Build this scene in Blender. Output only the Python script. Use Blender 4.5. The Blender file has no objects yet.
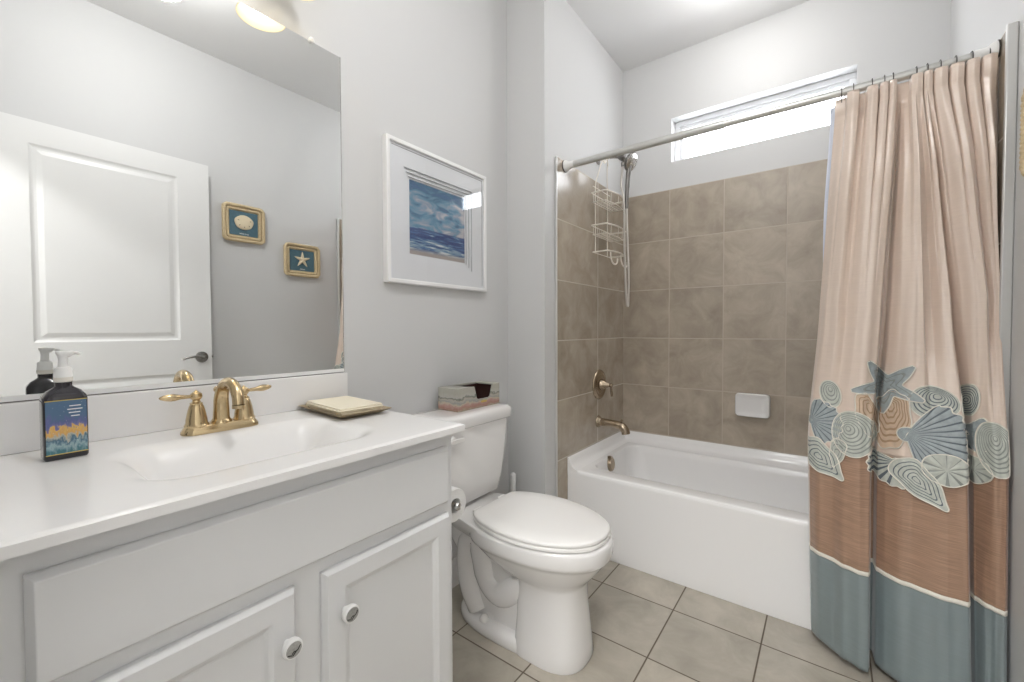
import bpy, bmesh, math, random
from mathutils import Vector, Matrix, noise
PI = math.pi
sc = bpy.context.scene
COL = sc.collection
random.seed(4)

# ------------------------------------------------------------------ camera
F_PX, YAW, PITCH, ROLL = 421.99, 0.6431, -0.0238, 0.0033
CAM = Vector((1.3436, 0.2283, 1.1574))
fw = Vector((-math.sin(YAW), math.cos(YAW), 0)); rt = Vector((math.cos(YAW), math.sin(YAW), 0)); up = Vector((0, 0, 1))
fwd = fw*math.cos(PITCH) + up*math.sin(PITCH)
up1 = up*math.cos(PITCH) - fw*math.sin(PITCH)
right = rt*math.cos(ROLL) - up1*math.sin(ROLL)
up2 = up1*math.cos(ROLL) + rt*math.sin(ROLL)
cam = bpy.data.cameras.new('camera'); camo = bpy.data.objects.new('camera', cam); COL.objects.link(camo)
camo.matrix_world = Matrix(((right.x, up2.x, -fwd.x, CAM.x), (right.y, up2.y, -fwd.y, CAM.y), (right.z, up2.z, -fwd.z, CAM.z), (0, 0, 0, 1)))
cam.sensor_width = 36; cam.lens = F_PX/1024*36; cam.shift_y = -1.9/1024; cam.clip_start = 0.01
sc.camera = camo

# ------------------------------------------------------------------ world, exposure
w = bpy.data.worlds.new('world'); sc.world = w; w.use_nodes = True
w.node_tree.nodes['Background'].inputs[0].default_value = (0.93, 0.96, 1.0, 1)
w.node_tree.nodes['Background'].inputs[1].default_value = 9.0
sc.view_settings.view_transform = 'Standard'; sc.view_settings.look = 'None'
sc.view_settings.gamma = 1; sc.view_settings.use_curve_mapping = False
sc.view_settings.exposure = 0.35
sc.cycles.max_bounces = 10; sc.cycles.diffuse_bounces = 6; sc.cycles.glossy_bounces = 6
sc.cycles.sample_clamp_indirect = 6.0

# vanity lamps, then watts of the added ceiling fill lights (modelled further down)
LAMP_Y = (0.845, 0.655, 0.465)
BULB_E = 6.0     # bulb surface brightness
FILL_ROOM_W = 15.0
FILL_HALL_W = 100.0
FILL_TUB_W = 4.8
def point(name, loc, watt, r, col=(1, .93, .85)):
    l = bpy.data.lights.new(name, 'POINT'); l.energy = watt; l.shadow_soft_size = r; l.color = col
    o = bpy.data.objects.new(name, l); COL.objects.link(o); o.location = loc; return o
def area(name, loc, rot, sx, sy, watt, col=(1, 1, 1)):
    l = bpy.data.lights.new(name, 'AREA'); l.energy = watt; l.shape = 'RECTANGLE'; l.size = sx; l.size_y = sy; l.color = col
    o = bpy.data.objects.new(name, l); COL.objects.link(o); o.location = loc; o.rotation_euler = rot; return o

# ------------------------------------------------------------------ dimensions
C = 2.869            # ceiling
FY = 0.16            # inner face of the front wall
J, T, B = 1.985, 0.229, 2.963   # jog wall face, alcove side wall, back wall
XR = 1.769           # right wall
TX = T+.01; TR = XR-.02; TB = B-.01   # tile faces
S, ZT, TS = 2.086, 2.0264, 0.3097
H, VE = 0.9065, 1.048

# ------------------------------------------------------------------ materials
def nt(name):
    m = bpy.data.materials.new(name); m.use_nodes = True
    t = m.node_tree; return m, t, t.nodes['Principled BSDF']
def mat(name, col, rough=.5, metal=0, spec=.5, emit=None, es=0, coat=0, bump=0, bscale=200, vary=0, vscale=3, sheen=0, trans=0):
    m, t, b = nt(name)
    b.inputs['Base Color'].default_value = (*col, 1); b.inputs['Roughness'].default_value = rough
    b.inputs['Metallic'].default_value = metal; b.inputs['Specular IOR Level'].default_value = spec
    b.inputs['Coat Weight'].default_value = coat; b.inputs['Coat Roughness'].default_value = .08
    b.inputs['Sheen Weight'].default_value = sheen; b.inputs['Transmission Weight'].default_value = trans
    if emit: b.inputs['Emission Color'].default_value = (*emit, 1); b.inputs['Emission Strength'].default_value = es
    if bump or vary:
        tc = t.nodes.new('ShaderNodeTexCoord')
    if bump:
        n = t.nodes.new('ShaderNodeTexNoise'); n.inputs['Scale'].default_value = bscale
        t.links.new(tc.outputs['Object'], n.inputs['Vector'])
        bp = t.nodes.new('ShaderNodeBump'); bp.inputs['Strength'].default_value = bump; bp.inputs['Distance'].default_value = .002
        t.links.new(n.outputs[0], bp.inputs['Height']); t.links.new(bp.outputs[0], b.inputs['Normal'])
    if vary:
        n = t.nodes.new('ShaderNodeTexNoise'); n.inputs['Scale'].default_value = vscale
        t.links.new(tc.outputs['Object'], n.inputs['Vector'])
        r = t.nodes.new('ShaderNodeMapRange'); r.inputs[3].default_value = 1-vary; r.inputs[4].default_value = 1+vary
        t.links.new(n.outputs[0], r.inputs[0])
        mx = t.nodes.new('ShaderNodeVectorMath'); mx.operation = 'SCALE'; mx.inputs[0].default_value = col
        t.links.new(r.outputs[0], mx.inputs['Scale']); t.links.new(mx.outputs[0], b.inputs['Base Color'])
    return m

def tile_mat(name, au, av, ou, ov, size, c1, c2, grout, mortar, rough, su=None):
    """square tiles on axes au/av (0,1,2), grid origin ou/ov in world metres"""
    m, t, b = nt(name); N = t.nodes; L = t.links
    g = N.new('ShaderNodeNewGeometry'); sp = N.new('ShaderNodeSeparateXYZ'); L.new(g.outputs['Position'], sp.inputs[0])
    def math_(op, a, bb=None):
        n = N.new('ShaderNodeMath'); n.operation = op
        for i, q in enumerate((a, bb)):
            if q is None: continue
            if isinstance(q, (int, float)): n.inputs[i].default_value = q
            else: L.new(q, n.inputs[i])
        return n.outputs[0]
    uu = math_('DIVIDE', math_('SUBTRACT', sp.outputs[au], ou), su or size)
    vv = math_('DIVIDE', math_('SUBTRACT', sp.outputs[av], ov), size)
    fu = math_('FRACT', uu); fv = math_('FRACT', vv)
    du = math_('MINIMUM', fu, math_('SUBTRACT', 1.0, fu)); dv = math_('MINIMUM', fv, math_('SUBTRACT', 1.0, fv))
    d = math_('MINIMUM', du, dv)
    mr = N.new('ShaderNodeMapRange'); mr.inputs[1].default_value = mortar/size*.6; mr.inputs[2].default_value = mortar/size*1.1
    L.new(d, mr.inputs[0])
    cb = N.new('ShaderNodeCombineXYZ'); L.new(math_('FLOOR', uu), cb.inputs[0]); L.new(math_('FLOOR', vv), cb.inputs[1])
    wn = N.new('ShaderNodeTexWhiteNoise'); L.new(cb.outputs[0], wn.inputs['Vector'])
    # offset the noise per tile so each tile has its own clouding
    vs = N.new('ShaderNodeVectorMath'); vs.operation = 'SCALE'; L.new(wn.outputs['Color'], vs.inputs[0]); vs.inputs['Scale'].default_value = 9
    va = N.new('ShaderNodeVectorMath'); va.operation = 'ADD'; L.new(g.outputs['Position'], va.inputs[0]); L.new(vs.outputs[0], va.inputs[1])
    n1 = N.new('ShaderNodeTexNoise'); n1.inputs['Scale'].default_value = 7; n1.inputs['Detail'].default_value = 8; n1.inputs['Roughness'].default_value = .62
    n1.inputs['Distortion'].default_value = .6
    L.new(va.outputs[0], n1.inputs['Vector'])
    cr = N.new('ShaderNodeValToRGB'); cr.color_ramp.elements[0].position = .3; cr.color_ramp.elements[1].position = .72
    cr.color_ramp.elements[0].color = (*c1, 1); cr.color_ramp.elements[1].color = (*c2, 1)
    L.new(n1.outputs[0], cr.inputs[0])
    pv = N.new('ShaderNodeMapRange'); pv.inputs[3].default_value = .9; pv.inputs[4].default_value = 1.08; L.new(wn.outputs['Value'], pv.inputs[0])
    s2 = N.new('ShaderNodeVectorMath'); s2.operation = 'SCALE'; L.new(cr.outputs[0], s2.inputs[0]); L.new(pv.outputs[0], s2.inputs['Scale'])
    mx = N.new('ShaderNodeMix'); mx.data_type = 'RGBA'; mx.inputs[6].default_value = (*grout, 1)
    L.new(mr.outputs[0], mx.inputs[0]); L.new(s2.outputs[0], mx.inputs[7]); L.new(mx.outputs[2], b.inputs['Base Color'])
    rr = N.new('ShaderNodeMapRange'); rr.inputs[3].default_value = .85; rr.inputs[4].default_value = rough; L.new(mr.outputs[0], rr.inputs[0]); L.new(rr.outputs[0], b.inputs['Roughness'])
    hh = math_('ADD', mr.outputs[0], math_('MULTIPLY', n1.outputs[0], .12))
    bp = N.new('ShaderNodeBump'); bp.inputs['Strength'].default_value = .5; bp.inputs['Distance'].default_value = .0015
    L.new(hh, bp.inputs['Height']); L.new(bp.outputs[0], b.inputs['Normal'])
    return m

M = {}
M['wall'] = mat('wall_paint', (.62, .622, .622), .55, bump=.05, bscale=350)
M['ceil'] = mat('ceiling_paint', (.74, .74, .74), .8, bump=.08, bscale=250)
M['trim'] = mat('trim_paint', (.77, .77, .765), .35)
M['cab'] = mat('cabinet_paint', (.72, .725, .73), .38)
M['counter'] = mat('cultured_marble', (.82, .815, .81), .24, coat=.1)
M['porc'] = mat('porcelain', (.82, .81, .80), .12, coat=.4)
M['seat'] = mat('seat_plastic', (.84, .83, .81), .25)
M['tub'] = mat('tub_acrylic', (.85, .845, .84), .2, coat=.2)
M['chrome'] = mat('satin_metal', (.62, .61, .59), .22, 1)
M['rod'] = mat('rod_nickel', (.66, .66, .64), .3, .75)
M['white_plastic'] = mat('white_plastic', (.82, .82, .81), .35)
M['nickel'] = mat('brushed_bronze_nickel', (.42, .34, .25), .25, 1)
M['gold'] = mat('champagne_gold', (.59, .46, .275), .22, 1)
M['dark_metal'] = mat('dark_hook_metal', (.05, .045, .04), .4, .8)
M['pewter'] = mat('pewter', (.33, .32, .30), .25, 1)
M['hose'] = mat('hose_metal', (.62, .59, .55), .3, .9, bump=1.0, bscale=500)
M['caddy'] = mat('caddy_wire', (.80, .75, .68), .35, .3)
M['dark_pewter'] = mat('dark_pewter', (.20, .19, .18), .3, 1)
M['strip'] = mat('tile_edge_trim', (.62, .62, .61), .3, .4)
M['darkgap'] = mat('gap_shade', (.08, .075, .07), .8)
M['mirror'] = mat('mirror_silver', (.86, .87, .865), 0.0, 1)
M['frame_white'] = mat('frame_white', (.84, .84, .84), .35)
M['mat_white'] = mat('mat_board', (.74, .755, .78), .8)
M['shadow_line'] = mat('groove_shadow_line', (.12, .12, .13), .8)
M['vinyl'] = mat('window_vinyl', (.82, .83, .85), .35)
M['black'] = mat('bottle_dark', (.008, .006, .012), .08, coat=.5)
M['clear'] = mat('clear_collar', (.75, .72, .66), .15)
M['rope'] = mat('rope_fibre', (.60, .48, .30), .85, bump=1.0, bscale=160, vary=.25, vscale=120)
M['decor_blue'] = mat('decor_blue', (.075, .15, .19), .8, vary=.2, vscale=60)
M['shellbone'] = mat('bone_shell', (.72, .62, .44), .7, bump=.6, bscale=150)
M['napkin'] = mat('napkin_paper', (.80, .74, .60), .85, bump=.3, bscale=90)
M['tray'] = mat('bronze_tray', (.42, .34, .22), .4, .5)
M['burgundy'] = mat('burgundy_dark', (.035, .008, .006), .8)
M['paper'] = mat('toilet_paper', (.80, .80, .79), .9, bump=.3, bscale=120)
M['tile_left'] = tile_mat('tile_alcove_side', 1, 2, 2.56, ZT, TS, (.34, .285, .225), (.52, .455, .37), (.54, .48, .40), .003, .2, .48)
M['tile_back'] = tile_mat('tile_alcove_back', 0, 2, TX+.3011, ZT, TS, (.34, .285, .225), (.52, .455, .37), (.52, .46, .385), .003, .35)
M['floor'] = tile_mat('tile_floor', 0, 1, .5338, 1.9909, .313, (.35, .32, .265), (.50, .46, .39), (.12, .095, .07), .0030, .38)

def glass_mat():
    m, t, b = nt('clear_glass'); N = t.nodes; L = t.links
    N.remove(b)
    tr = N.new('ShaderNodeBsdfTransparent'); gl = N.new('ShaderNodeBsdfGlossy'); gl.inputs['Roughness'].default_value = 0.0
    ge = N.new('ShaderNodeNewGeometry'); dt = N.new('ShaderNodeVectorMath'); dt.operation = 'DOT_PRODUCT'
    L.new(ge.outputs['Normal'], dt.inputs[0]); L.new(ge.outputs['Incoming'], dt.inputs[1])
    ab = N.new('ShaderNodeMath'); ab.operation = 'ABSOLUTE'; L.new(dt.outputs['Value'], ab.inputs[0])
    on = N.new('ShaderNodeMath'); on.operation = 'SUBTRACT'; on.inputs[0].default_value = 1; L.new(ab.outputs[0], on.inputs[1])
    pw = N.new('ShaderNodeMath'); pw.operation = 'POWER'; L.new(on.outputs[0], pw.inputs[0]); pw.inputs[1].default_value = 5
    fr = N.new('ShaderNodeMath'); fr.operation = 'MULTIPLY_ADD'; L.new(pw.outputs[0], fr.inputs[0]); fr.inputs[1].default_value = .96; fr.inputs[2].default_value = .04
    mx = N.new('ShaderNodeMixShader'); L.new(fr.outputs[0], mx.inputs[0]); L.new(tr.outputs[0], mx.inputs[1]); L.new(gl.outputs[0], mx.inputs[2])
    L.new(mx.outputs[0], N['Material Output'].inputs[0]); return m
M['glass'] = glass_mat()

def shade_mat():
    m, t, b = nt('frosted_lamp_glass')
    b.inputs['Base Color'].default_value = (.75, .66, .48, 1); b.inputs['Roughness'].default_value = .4
    b.inputs['Emission Color'].default_value = (1, .84, .50, 1); b.inputs['Emission Strength'].default_value = .35
    return m
M['shade'] = shade_mat()
M['bulb'] = mat('bulb', (1, 1, 1), .5, emit=(1, .95, .85), es=BULB_E)
M['diffuser'] = mat('fill_light_diffuser', (1, 1, 1), .5, emit=(1, .97, .93), es=3)  # glowing cover of the added ceiling fill lights

def fabric(name, c, rough, weave_u, weave_strength, cvar=.12, sheen=.3, stretch=(12, 12, 200)):
    m, t, b = nt(name); N = t.nodes; L = t.links
    tc = N.new('ShaderNodeTexCoord'); mp = N.new('ShaderNodeMapping'); mp.inputs['Scale'].default_value = stretch
    L.new(tc.outputs['UV'] if weave_u else tc.outputs['Object'], mp.inputs[0])
    n = N.new('ShaderNodeTexNoise'); n.inputs['Scale'].default_value = 1; n.inputs['Detail'].default_value = 5
    L.new(mp.outputs[0], n.inputs['Vector'])
    r = N.new('ShaderNodeMapRange'); r.inputs[1].default_value = .3; r.inputs[2].default_value = .7; r.inputs[3].default_value = 1-cvar; r.inputs[4].default_value = 1+cvar; L.new(n.outputs[0], r.inputs[0])
    s = N.new('ShaderNodeVectorMath'); s.operation = 'SCALE'; s.inputs[0].default_value = c; L.new(r.outputs[0], s.inputs['Scale'])
    L.new(s.outputs[0], b.inputs['Base Color'])
    b.inputs['Roughness'].default_value = rough; b.inputs['Specular IOR Level'].default_value = .8; b.inputs['Sheen Weight'].default_value = sheen; b.inputs['Sheen Roughness'].default_value = .4
    bp = N.new('ShaderNodeBump'); bp.inputs['Strength'].default_value = weave_strength; bp.inputs['Distance'].default_value = .001
    L.new(n.outputs[0], bp.inputs['Height']); L.new(bp.outputs[0], b.inputs['Normal'])
    return m
M['peach'] = fabric('peach_satin', (.74, .615, .525), .28, False, .06, .025, .3)
M['brown'] = fabric('brown_dupioni', (.34, .21, .14), .34, False, .5, .28, .3, (14, 14, 420))
M['bluegrey'] = fabric('bluegrey_satin', (.205, .25, .26), .25, False, .12, .03, .3)
M['cream'] = mat('cream_piping', (.78, .75, .67), .7)
M['liner'] = mat('liner_vinyl', (.74, .78, .88), .4)
M['patch_blue'] = fabric('patch_bluegrey', (.33, .375, .39), .7, False, .3, .15, .1, (60, 60, 60))
M['patch_grey'] = fabric('patch_sage', (.50, .525, .475), .7, False, .3, .12, .1, (60, 60, 60))
M['patch_cream'] = fabric('patch_cream', (.58, .44, .32), .7, False, .3, .12, .1, (60, 60, 60))
M['stitch'] = mat('stitch_dark', (.13, .155, .175), .8)
M['stitch_light'] = mat('stitch_light', (.27, .29, .27), .8)
M['stitch_tan'] = mat('stitch_tan', (.36, .24, .15), .8)

# ------------------------------------------------------------------ mesh helpers
def wloc(o):
    v = Vector((0, 0, 0))
    while o is not None: v += o.location; o = o.parent
    return v
class G:
    def __init__(s): s.bm = bmesh.new()
    def verts(s, vs, fs, mi=0):
        V = [s.bm.verts.new(v) for v in vs]
        for f in fs:
            try:
                q = s.bm.faces.new([V[i] for i in f]); q.material_index = mi
            except ValueError: pass
        return V
    def box(s, x0, x1, y0, y1, z0, z1, mi=0):
        vs = [(x, y, z) for z in (z0, z1) for y in (y0, y1) for x in (x0, x1)]
        s.verts(vs, [(0, 2, 3, 1), (4, 5, 7, 6), (0, 1, 5, 4), (2, 6, 7, 3), (0, 4, 6, 2), (1, 3, 7, 5)], mi); return s
    def loft(s, rings, cap0=True, cap1=True, closed=True, mi=0):
        n = len(rings[0]); R = [[s.bm.verts.new(v) for v in r] for r in rings]
        for a, b in zip(R, R[1:]):
            for i in range(n if closed else n-1):
                j = (i+1) % n
                try: f = s.bm.faces.new((a[i], a[j], b[j], b[i])); f.material_index = mi
                except ValueError: pass
        if cap0 and closed: f = s.bm.faces.new(R[0][::-1]); f.material_index = mi
        if cap1 and closed: f = s.bm.faces.new(R[-1]); f.material_index = mi
        return s
    def lathe(s, prof, c, axis=(0, 0, 1), n=32, cap0=True, cap1=True, mi=0):
        """prof = [(radius, distance along axis)]"""
        a = Vector(axis).normalized(); u = a.orthogonal().normalized(); v = a.cross(u); c = Vector(c)
        rings = [[c+a*h+(u*math.cos(2*PI*i/n)+v*math.sin(2*PI*i/n))*max(r, 1e-5) for i in range(n)] for r, h in prof]
        return s.loft(rings, cap0, cap1, mi=mi)
    def tube(s, pts, r, n=12, caps=True, closed=False, mi=0):
        pts = [Vector(p) for p in pts]; k = len(pts)
        rr = r if isinstance(r, (list, tuple)) else [r]*k
        rings = []; prev = None
        for i, p in enumerate(pts):
            a = pts[(i-1) % k] if (i > 0 or closed) else p; b = pts[(i+1) % k] if (i < k-1 or closed) else p
            t = (b-a).normalized()
            if prev is None: u = t.orthogonal().normalized()
            else:
                u = prev-t*prev.dot(t); u = u.normalized() if u.length > 1e-6 else t.orthogonal().normalized()
            prev = u; v = t.cross(u)
            rings.append([p+(u*math.cos(2*PI*j/n)+v*math.sin(2*PI*j/n))*rr[i] for j in range(n)])
        if closed:
            # align the last ring to the first
            rings.append(rings[0]); caps = False
        return s.loft(rings, caps, caps, mi=mi)
    def prism(s, poly, z0, z1, axes='xyz', mi=0):
        """poly 2-D in first two axes, extruded along third; axes string gives where a,b,c go"""
        def P(a, b, c): d = dict(zip(axes, (a, b, c))); return (d['x'], d['y'], d['z'])
        return s.loft([[P(a, b, z0) for a, b in poly], [P(a, b, z1) for a, b in poly]], mi=mi)
    def rot(s, ang, axis, c):
        bmesh.ops.rotate(s.bm, verts=s.bm.verts, cent=Vector(c), matrix=Matrix.Rotation(ang, 3, axis)); return s
def smooth_path(pts, sub=8, closed=False):
    P = [Vector(p) for p in pts]; n = len(P); out = []
    rng = range(n if closed else n-1)
    for i in rng:
        if closed: a, b, c, d = P[(i-1) % n], P[i], P[(i+1) % n], P[(i+2) % n]
        else: a, b, c, d = P[max(i-1, 0)], P[i], P[i+1], P[min(i+2, n-1)]
        for k in range(sub):
            t = k/sub
            out.append(.5*((2*b)+(c-a)*t+(2*a-5*b+4*c-d)*t*t+(3*b-a-3*c+d)*t**3))
    if not closed: out.append(P[-1])
    return out
def rrect(cx, cy, hx, hy, r, n=6):
    out = []
    for qx, qy, a0 in ((1, 1, 0), (-1, 1, 90), (-1, -1, 180), (1, -1, 270)):
        for i in range(n+1):
            a = math.radians(a0+90*i/n); out.append((cx+qx*(hx-r)+r*math.cos(a), cy+qy*(hy-r)+r*math.sin(a)))
    return out
def obj(name, g, m, parent=None, smooth=True, bevel=0, seg=2, subd=0, angle=35, solid=0):
    bm = g.bm
    if not isinstance(m, (list, tuple)): m = [m]
    off = wloc(parent) if parent is not None else Vector((0, 0, 0))
    if parent is None:
        lo = Vector([min(v.co[i] for v in bm.verts) for i in range(3)]); hi = Vector([max(v.co[i] for v in bm.verts) for i in range(3)])
        off = Vector(((lo.x+hi.x)/2, (lo.y+hi.y)/2, lo.z))
    for v in bm.verts: v.co -= off
    bmesh.ops.recalc_face_normals(bm, faces=bm.faces)
    me = bpy.data.meshes.new(name); bm.to_mesh(me); bm.free()
    for q in m: me.materials.append(M[q] if isinstance(q, str) else q)
    o = bpy.data.objects.new(name, me); COL.objects.link(o)
    if parent is not None: o.parent = parent
    else: o.location = off
    if solid: md = o.modifiers.new('solid', 'SOLIDIFY'); md.thickness = solid; md.offset = 1
    if bevel:
        md = o.modifiers.new('bevel', 'BEVEL'); md.width = bevel; md.segments = seg; md.limit_method = 'ANGLE'; md.angle_limit = math.radians(angle)
    if subd: md = o.modifiers.new('sub', 'SUBSURF'); md.levels = subd; md.render_levels = subd
    if smooth:
        for p in me.polygons: p.use_smooth = True
        if not subd:
            try: me.set_sharp_from_angle(angle=math.radians(angle))
            except Exception: pass
    return o
def thing(name, label, cat, loc, group=None):
    o = bpy.data.objects.new(name, None); COL.objects.link(o); o.location = loc; o.empty_display_size = .05
    return tag(o, label, cat, group)
def tag(o, label, cat, group=None):
    o['label'] = label; o['category'] = cat
    if group: o['group'] = group
    return o
def struct(name, g, m, **k):
    o = obj(name, g, m, **k); o['kind'] = 'structure'; return o
def dup(root, loc):
    r = root.copy(); COL.objects.link(r); r.location = loc
    for ch in list(root.children):
        c = ch.copy(); COL.objects.link(c); c.parent = r
        for gg in ch.children:
            d = gg.copy(); COL.objects.link(d); d.parent = c
    return r

# ================================================================== SETTING
struct('floor', G().box(-.12, XR+.12, FY-.12, B+.12, -.1, 0), 'floor', smooth=False)
struct('ceiling', G().box(-.12, XR+.12, FY-.12, B+.12, C, C+.1), 'ceil', smooth=False)
struct('wall_left', G().box(-.12, 0, FY-.12, J, 0, C), 'wall', smooth=False)
struct('wall_jog', G().box(-.12, T, J, B, 0, C), 'wall', smooth=False)
WX0, WX1, WZ0, WZ1 = .545, 1.444, 2.198, 2.469
g = G(); g.box(-.12, WX0, B, B+.12, 0, C).box(WX1, XR+.12, B, B+.12, 0, C).box(WX0, WX1, B, B+.12, 0, WZ0).box(WX0, WX1, B, B+.12, WZ1, C)
struct('wall_back', g, 'wall', smooth=False)
struct('wall_right', G().box(XR, XR+.12, FY-.12, B, 0, C), 'wall', smooth=False)
DX0, DX1, DZ = .86, 1.70, 2.17
g = G(); g.box(0, DX0, FY-.12, FY, 0, C).box(DX1, XR, FY-.12, FY, 0, C).box(DX0, DX1, FY-.12, FY, DZ, C)
struct('wall_front', g, 'wall', smooth=False)
# door casing on the room side and jambs
g = G(); g.box(DX0-.065, DX0-.005, FY, FY+.012, 0, DZ+.065).box(DX1+.003, XR-.001, FY, FY+.012, 0, DZ+.065).box(DX0-.005, DX1+.003, FY, FY+.012, DZ+.005, DZ+.065)
g.box(DX0, DX0+.012, FY-.12, FY, 0, DZ).box(DX1-.012, DX1, FY-.12, FY, 0, DZ).box(DX0+.012, DX1-.012, FY-.12, FY, DZ-.012, DZ)
struct('trim_1', g, 'trim', bevel=.002)
# hall behind the camera
HX0, HX1, HY0 = -.4, 2.6, -1.5
struct('floor_hall', G().box(HX0, HX1, HY0, FY-.12, -.1, 0), 'floor', smooth=False)
struct('ceiling_hall', G().box(HX0, HX1, HY0, FY-.12, C, C+.1), 'ceil', smooth=False)
g = G(); g.box(HX0-.1, HX0, HY0, FY-.12, 0, C).box(HX1, HX1+.1, HY0, FY-.12, 0, C).box(HX0-.1, HX1+.1, HY0-.1, HY0, 0, C)
g.box(HX0, -.12, FY-.14, FY-.12, 0, C).box(XR+.12, HX1, FY-.14, FY-.12, 0, C)
struct('wall_hall', g, 'wall', smooth=False)

# baseboards
def base_prof(L):  # (offset from wall, z)
    return [(0, 0), (.014, 0), (.014, .095), (.009, .108), (.006, .122), (0, .122)]
g = G(); g.prism([(a, z) for a, z in base_prof(0)], VE+.0, J, 'xzy'); struct('baseboard_left', g, 'trim', angle=20)
g = G(); g.prism([(J-a, z) for a, z in base_prof(0)], .014, T, 'yzx'); g.prism([(T+a, z) for a, z in base_prof(0)], J-.014, S-.008, 'xzy'); struct('baseboard_jog', g, 'trim', angle=20)
g = G(); g.prism([(XR-a, z) for a, z in base_prof(0)], FY+.014, S-.016, 'xzy'); struct('baseboard_right', g, 'trim', angle=20)

# alcove tile, metal edge trims
struct('wall_tile_left', G().box(T, TX, S, B, 0, ZT), 'tile_left', smooth=False)
struct('wall_tile_right', G().box(TR, XR, S, B, 0, ZT), 'tile_left', smooth=False)
struct('wall_tile_back', G().box(TX, TR, TB, B, 0, ZT), 'tile_back', smooth=False)
struct('trim_2', G().box(T+.0005, TX+.003, S-.007, S, 0, ZT+.002), 'strip', bevel=.002)
struct('trim_3', G().box(TR-.004, XR-.0005, S-.014, S, 0, ZT+.004), 'strip', bevel=.003)

# window in the back wall
y0 = B+.075
g = G()
for a, b, c, d in ((WX0, WX1, WZ0, WZ0+.022), (WX0, WX1, WZ1-.03, WZ1), (WX0, WX0+.028, WZ0+.022, WZ1-.03), (WX1-.028, WX1, WZ0+.022, WZ1-.03)):
    g.box(a, b, y0, y0+.04, c, d)
win = struct('window_1', g, 'vinyl', bevel=.003)
g = G(); a0, a1, c0, c1 = WX0+.028, WX1-.028, WZ0+.022, WZ1-.03
for a, b, c, d in ((a0, a1, c0, c0+.016), (a0, a1, c1-.022, c1), (a0, a0+.02, c0+.016, c1-.022), (a1-.02, a1, c0+.016, c1-.022)):
    g.box(a, b, y0+.012, y0+.036, c, d)
obj('window_sash', g, 'vinyl', win, bevel=.003)
obj('window_pane', G().box(a0+.02, a1-.02, y0+.022, y0+.026, c0+.016, c1-.022), 'glass', win, smooth=False)

# ================================================================== MIRROR
obj_m = obj('wall_mirror', G().box(0, .005, FY+.005, 1.044, 1.0235, 2.082), 'mirror', smooth=False)
tag(obj_m, 'large frameless rectangular wall mirror above the backsplash of the vanity', 'mirror')
obj('mirror_channel', G().box(.0002, .008, FY+.005, 1.044, 1.0125, 1.0235), 'trim', obj_m, smooth=False)
obj('mirror_edge', G().box(.0002, .006, 1.0441, 1.0465, 1.0115, 2.0825), 'chrome', obj_m, smooth=False)
obj('mirror_gap', G().box(.0002, .005, FY+.005, 1.043, 1.0102, 1.0125), 'darkgap', obj_m, smooth=False)  # shade of the gap under the channel, painted as a dark strip
for cy in (.944, .3):
    g = G(); g.lathe([(.009, 0), (.009, .006), (.006, .009)], (.005, cy, 2.084), (1, 0, 0), 16); g.lathe([(.004, 0), (.0035, .0025)], (.014, cy, 2.086), (1, 0, 0), 10)
    obj('mirror_clip', g, 'white_plastic', obj_m)

# ================================================================== VANITY LIGHT
vl = thing('vanity_light', 'three lamp vanity light with pale glass shades on the wall over the mirror', 'wall light', (0, .67, 2.2))
obj('wall_bar', G().box(0.0005, .03, .34, 1.0, 2.26, 2.36), 'nickel', vl, bevel=.008, seg=3)
for ly in LAMP_Y:
    g = G(); g.tube(smooth_path([(.03, ly, 2.31), (.09, ly, 2.325), (.112, ly, 2.30), (.118, ly, 2.262)], 6), .008)
    g.lathe([(.022, 0), (.026, -.02), (.026, -.03)], (.118, ly, 2.268), n=24)
    obj('lamp_arm', g, 'nickel', vl)
    g = G(); prof = [(.026, 2.245), (.034, 2.235), (.045, 2.21), (.055, 2.185), (.062, 2.166), (.070, 2.150), (.067, 2.150), (.058, 2.167), (.051, 2.181), (.042, 2.209), (.03, 2.232), (.0, 2.238)]
    g.lathe([(r, z) for r, z in prof], (.118, ly, 0), n=40, cap0=True, cap1=False)
    obj('lamp_shade', g, 'shade', vl, angle=60)
    g = G(); g.lathe([(.011, 2.238), (.013, 2.215), (.027, 2.19), (.032, 2.184), (.027, 2.166), (.012, 2.157), (0, 2.155)], (.118, ly, 0), n=24)
    obj('bulb', g, 'bulb', vl, angle=80)

# ================================================================== VANITY CABINET
YL = FY+.03
van = thing('vanity_cabinet', 'light grey painted vanity cabinet with two doors under the white sink top', 'cabinet', (.27, .62, 0))
g = G(); CF = .532; CE = 1.036; zb, zt = .11, H-.0187
def cbr(x0, x1, ya, yb, z): return [(x0, ya, z), (x1, ya, z), (x1, yb, z), (x0, yb, z)]
g.loft([cbr(.002, CF-.07, YL, CE, .0005), cbr(.002, CF-.07, YL, CE, zb), cbr(.002, CF, YL, CE, zb), cbr(.002, CF, YL, CE, zt), cbr(.02, CF-.019, YL+.018, CE-.018, zt), cbr(.02, CF-.019, YL+.018, CE-.018, zb+.02)])
obj('cabinet_body', g, 'cab', van, bevel=.001)
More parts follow.
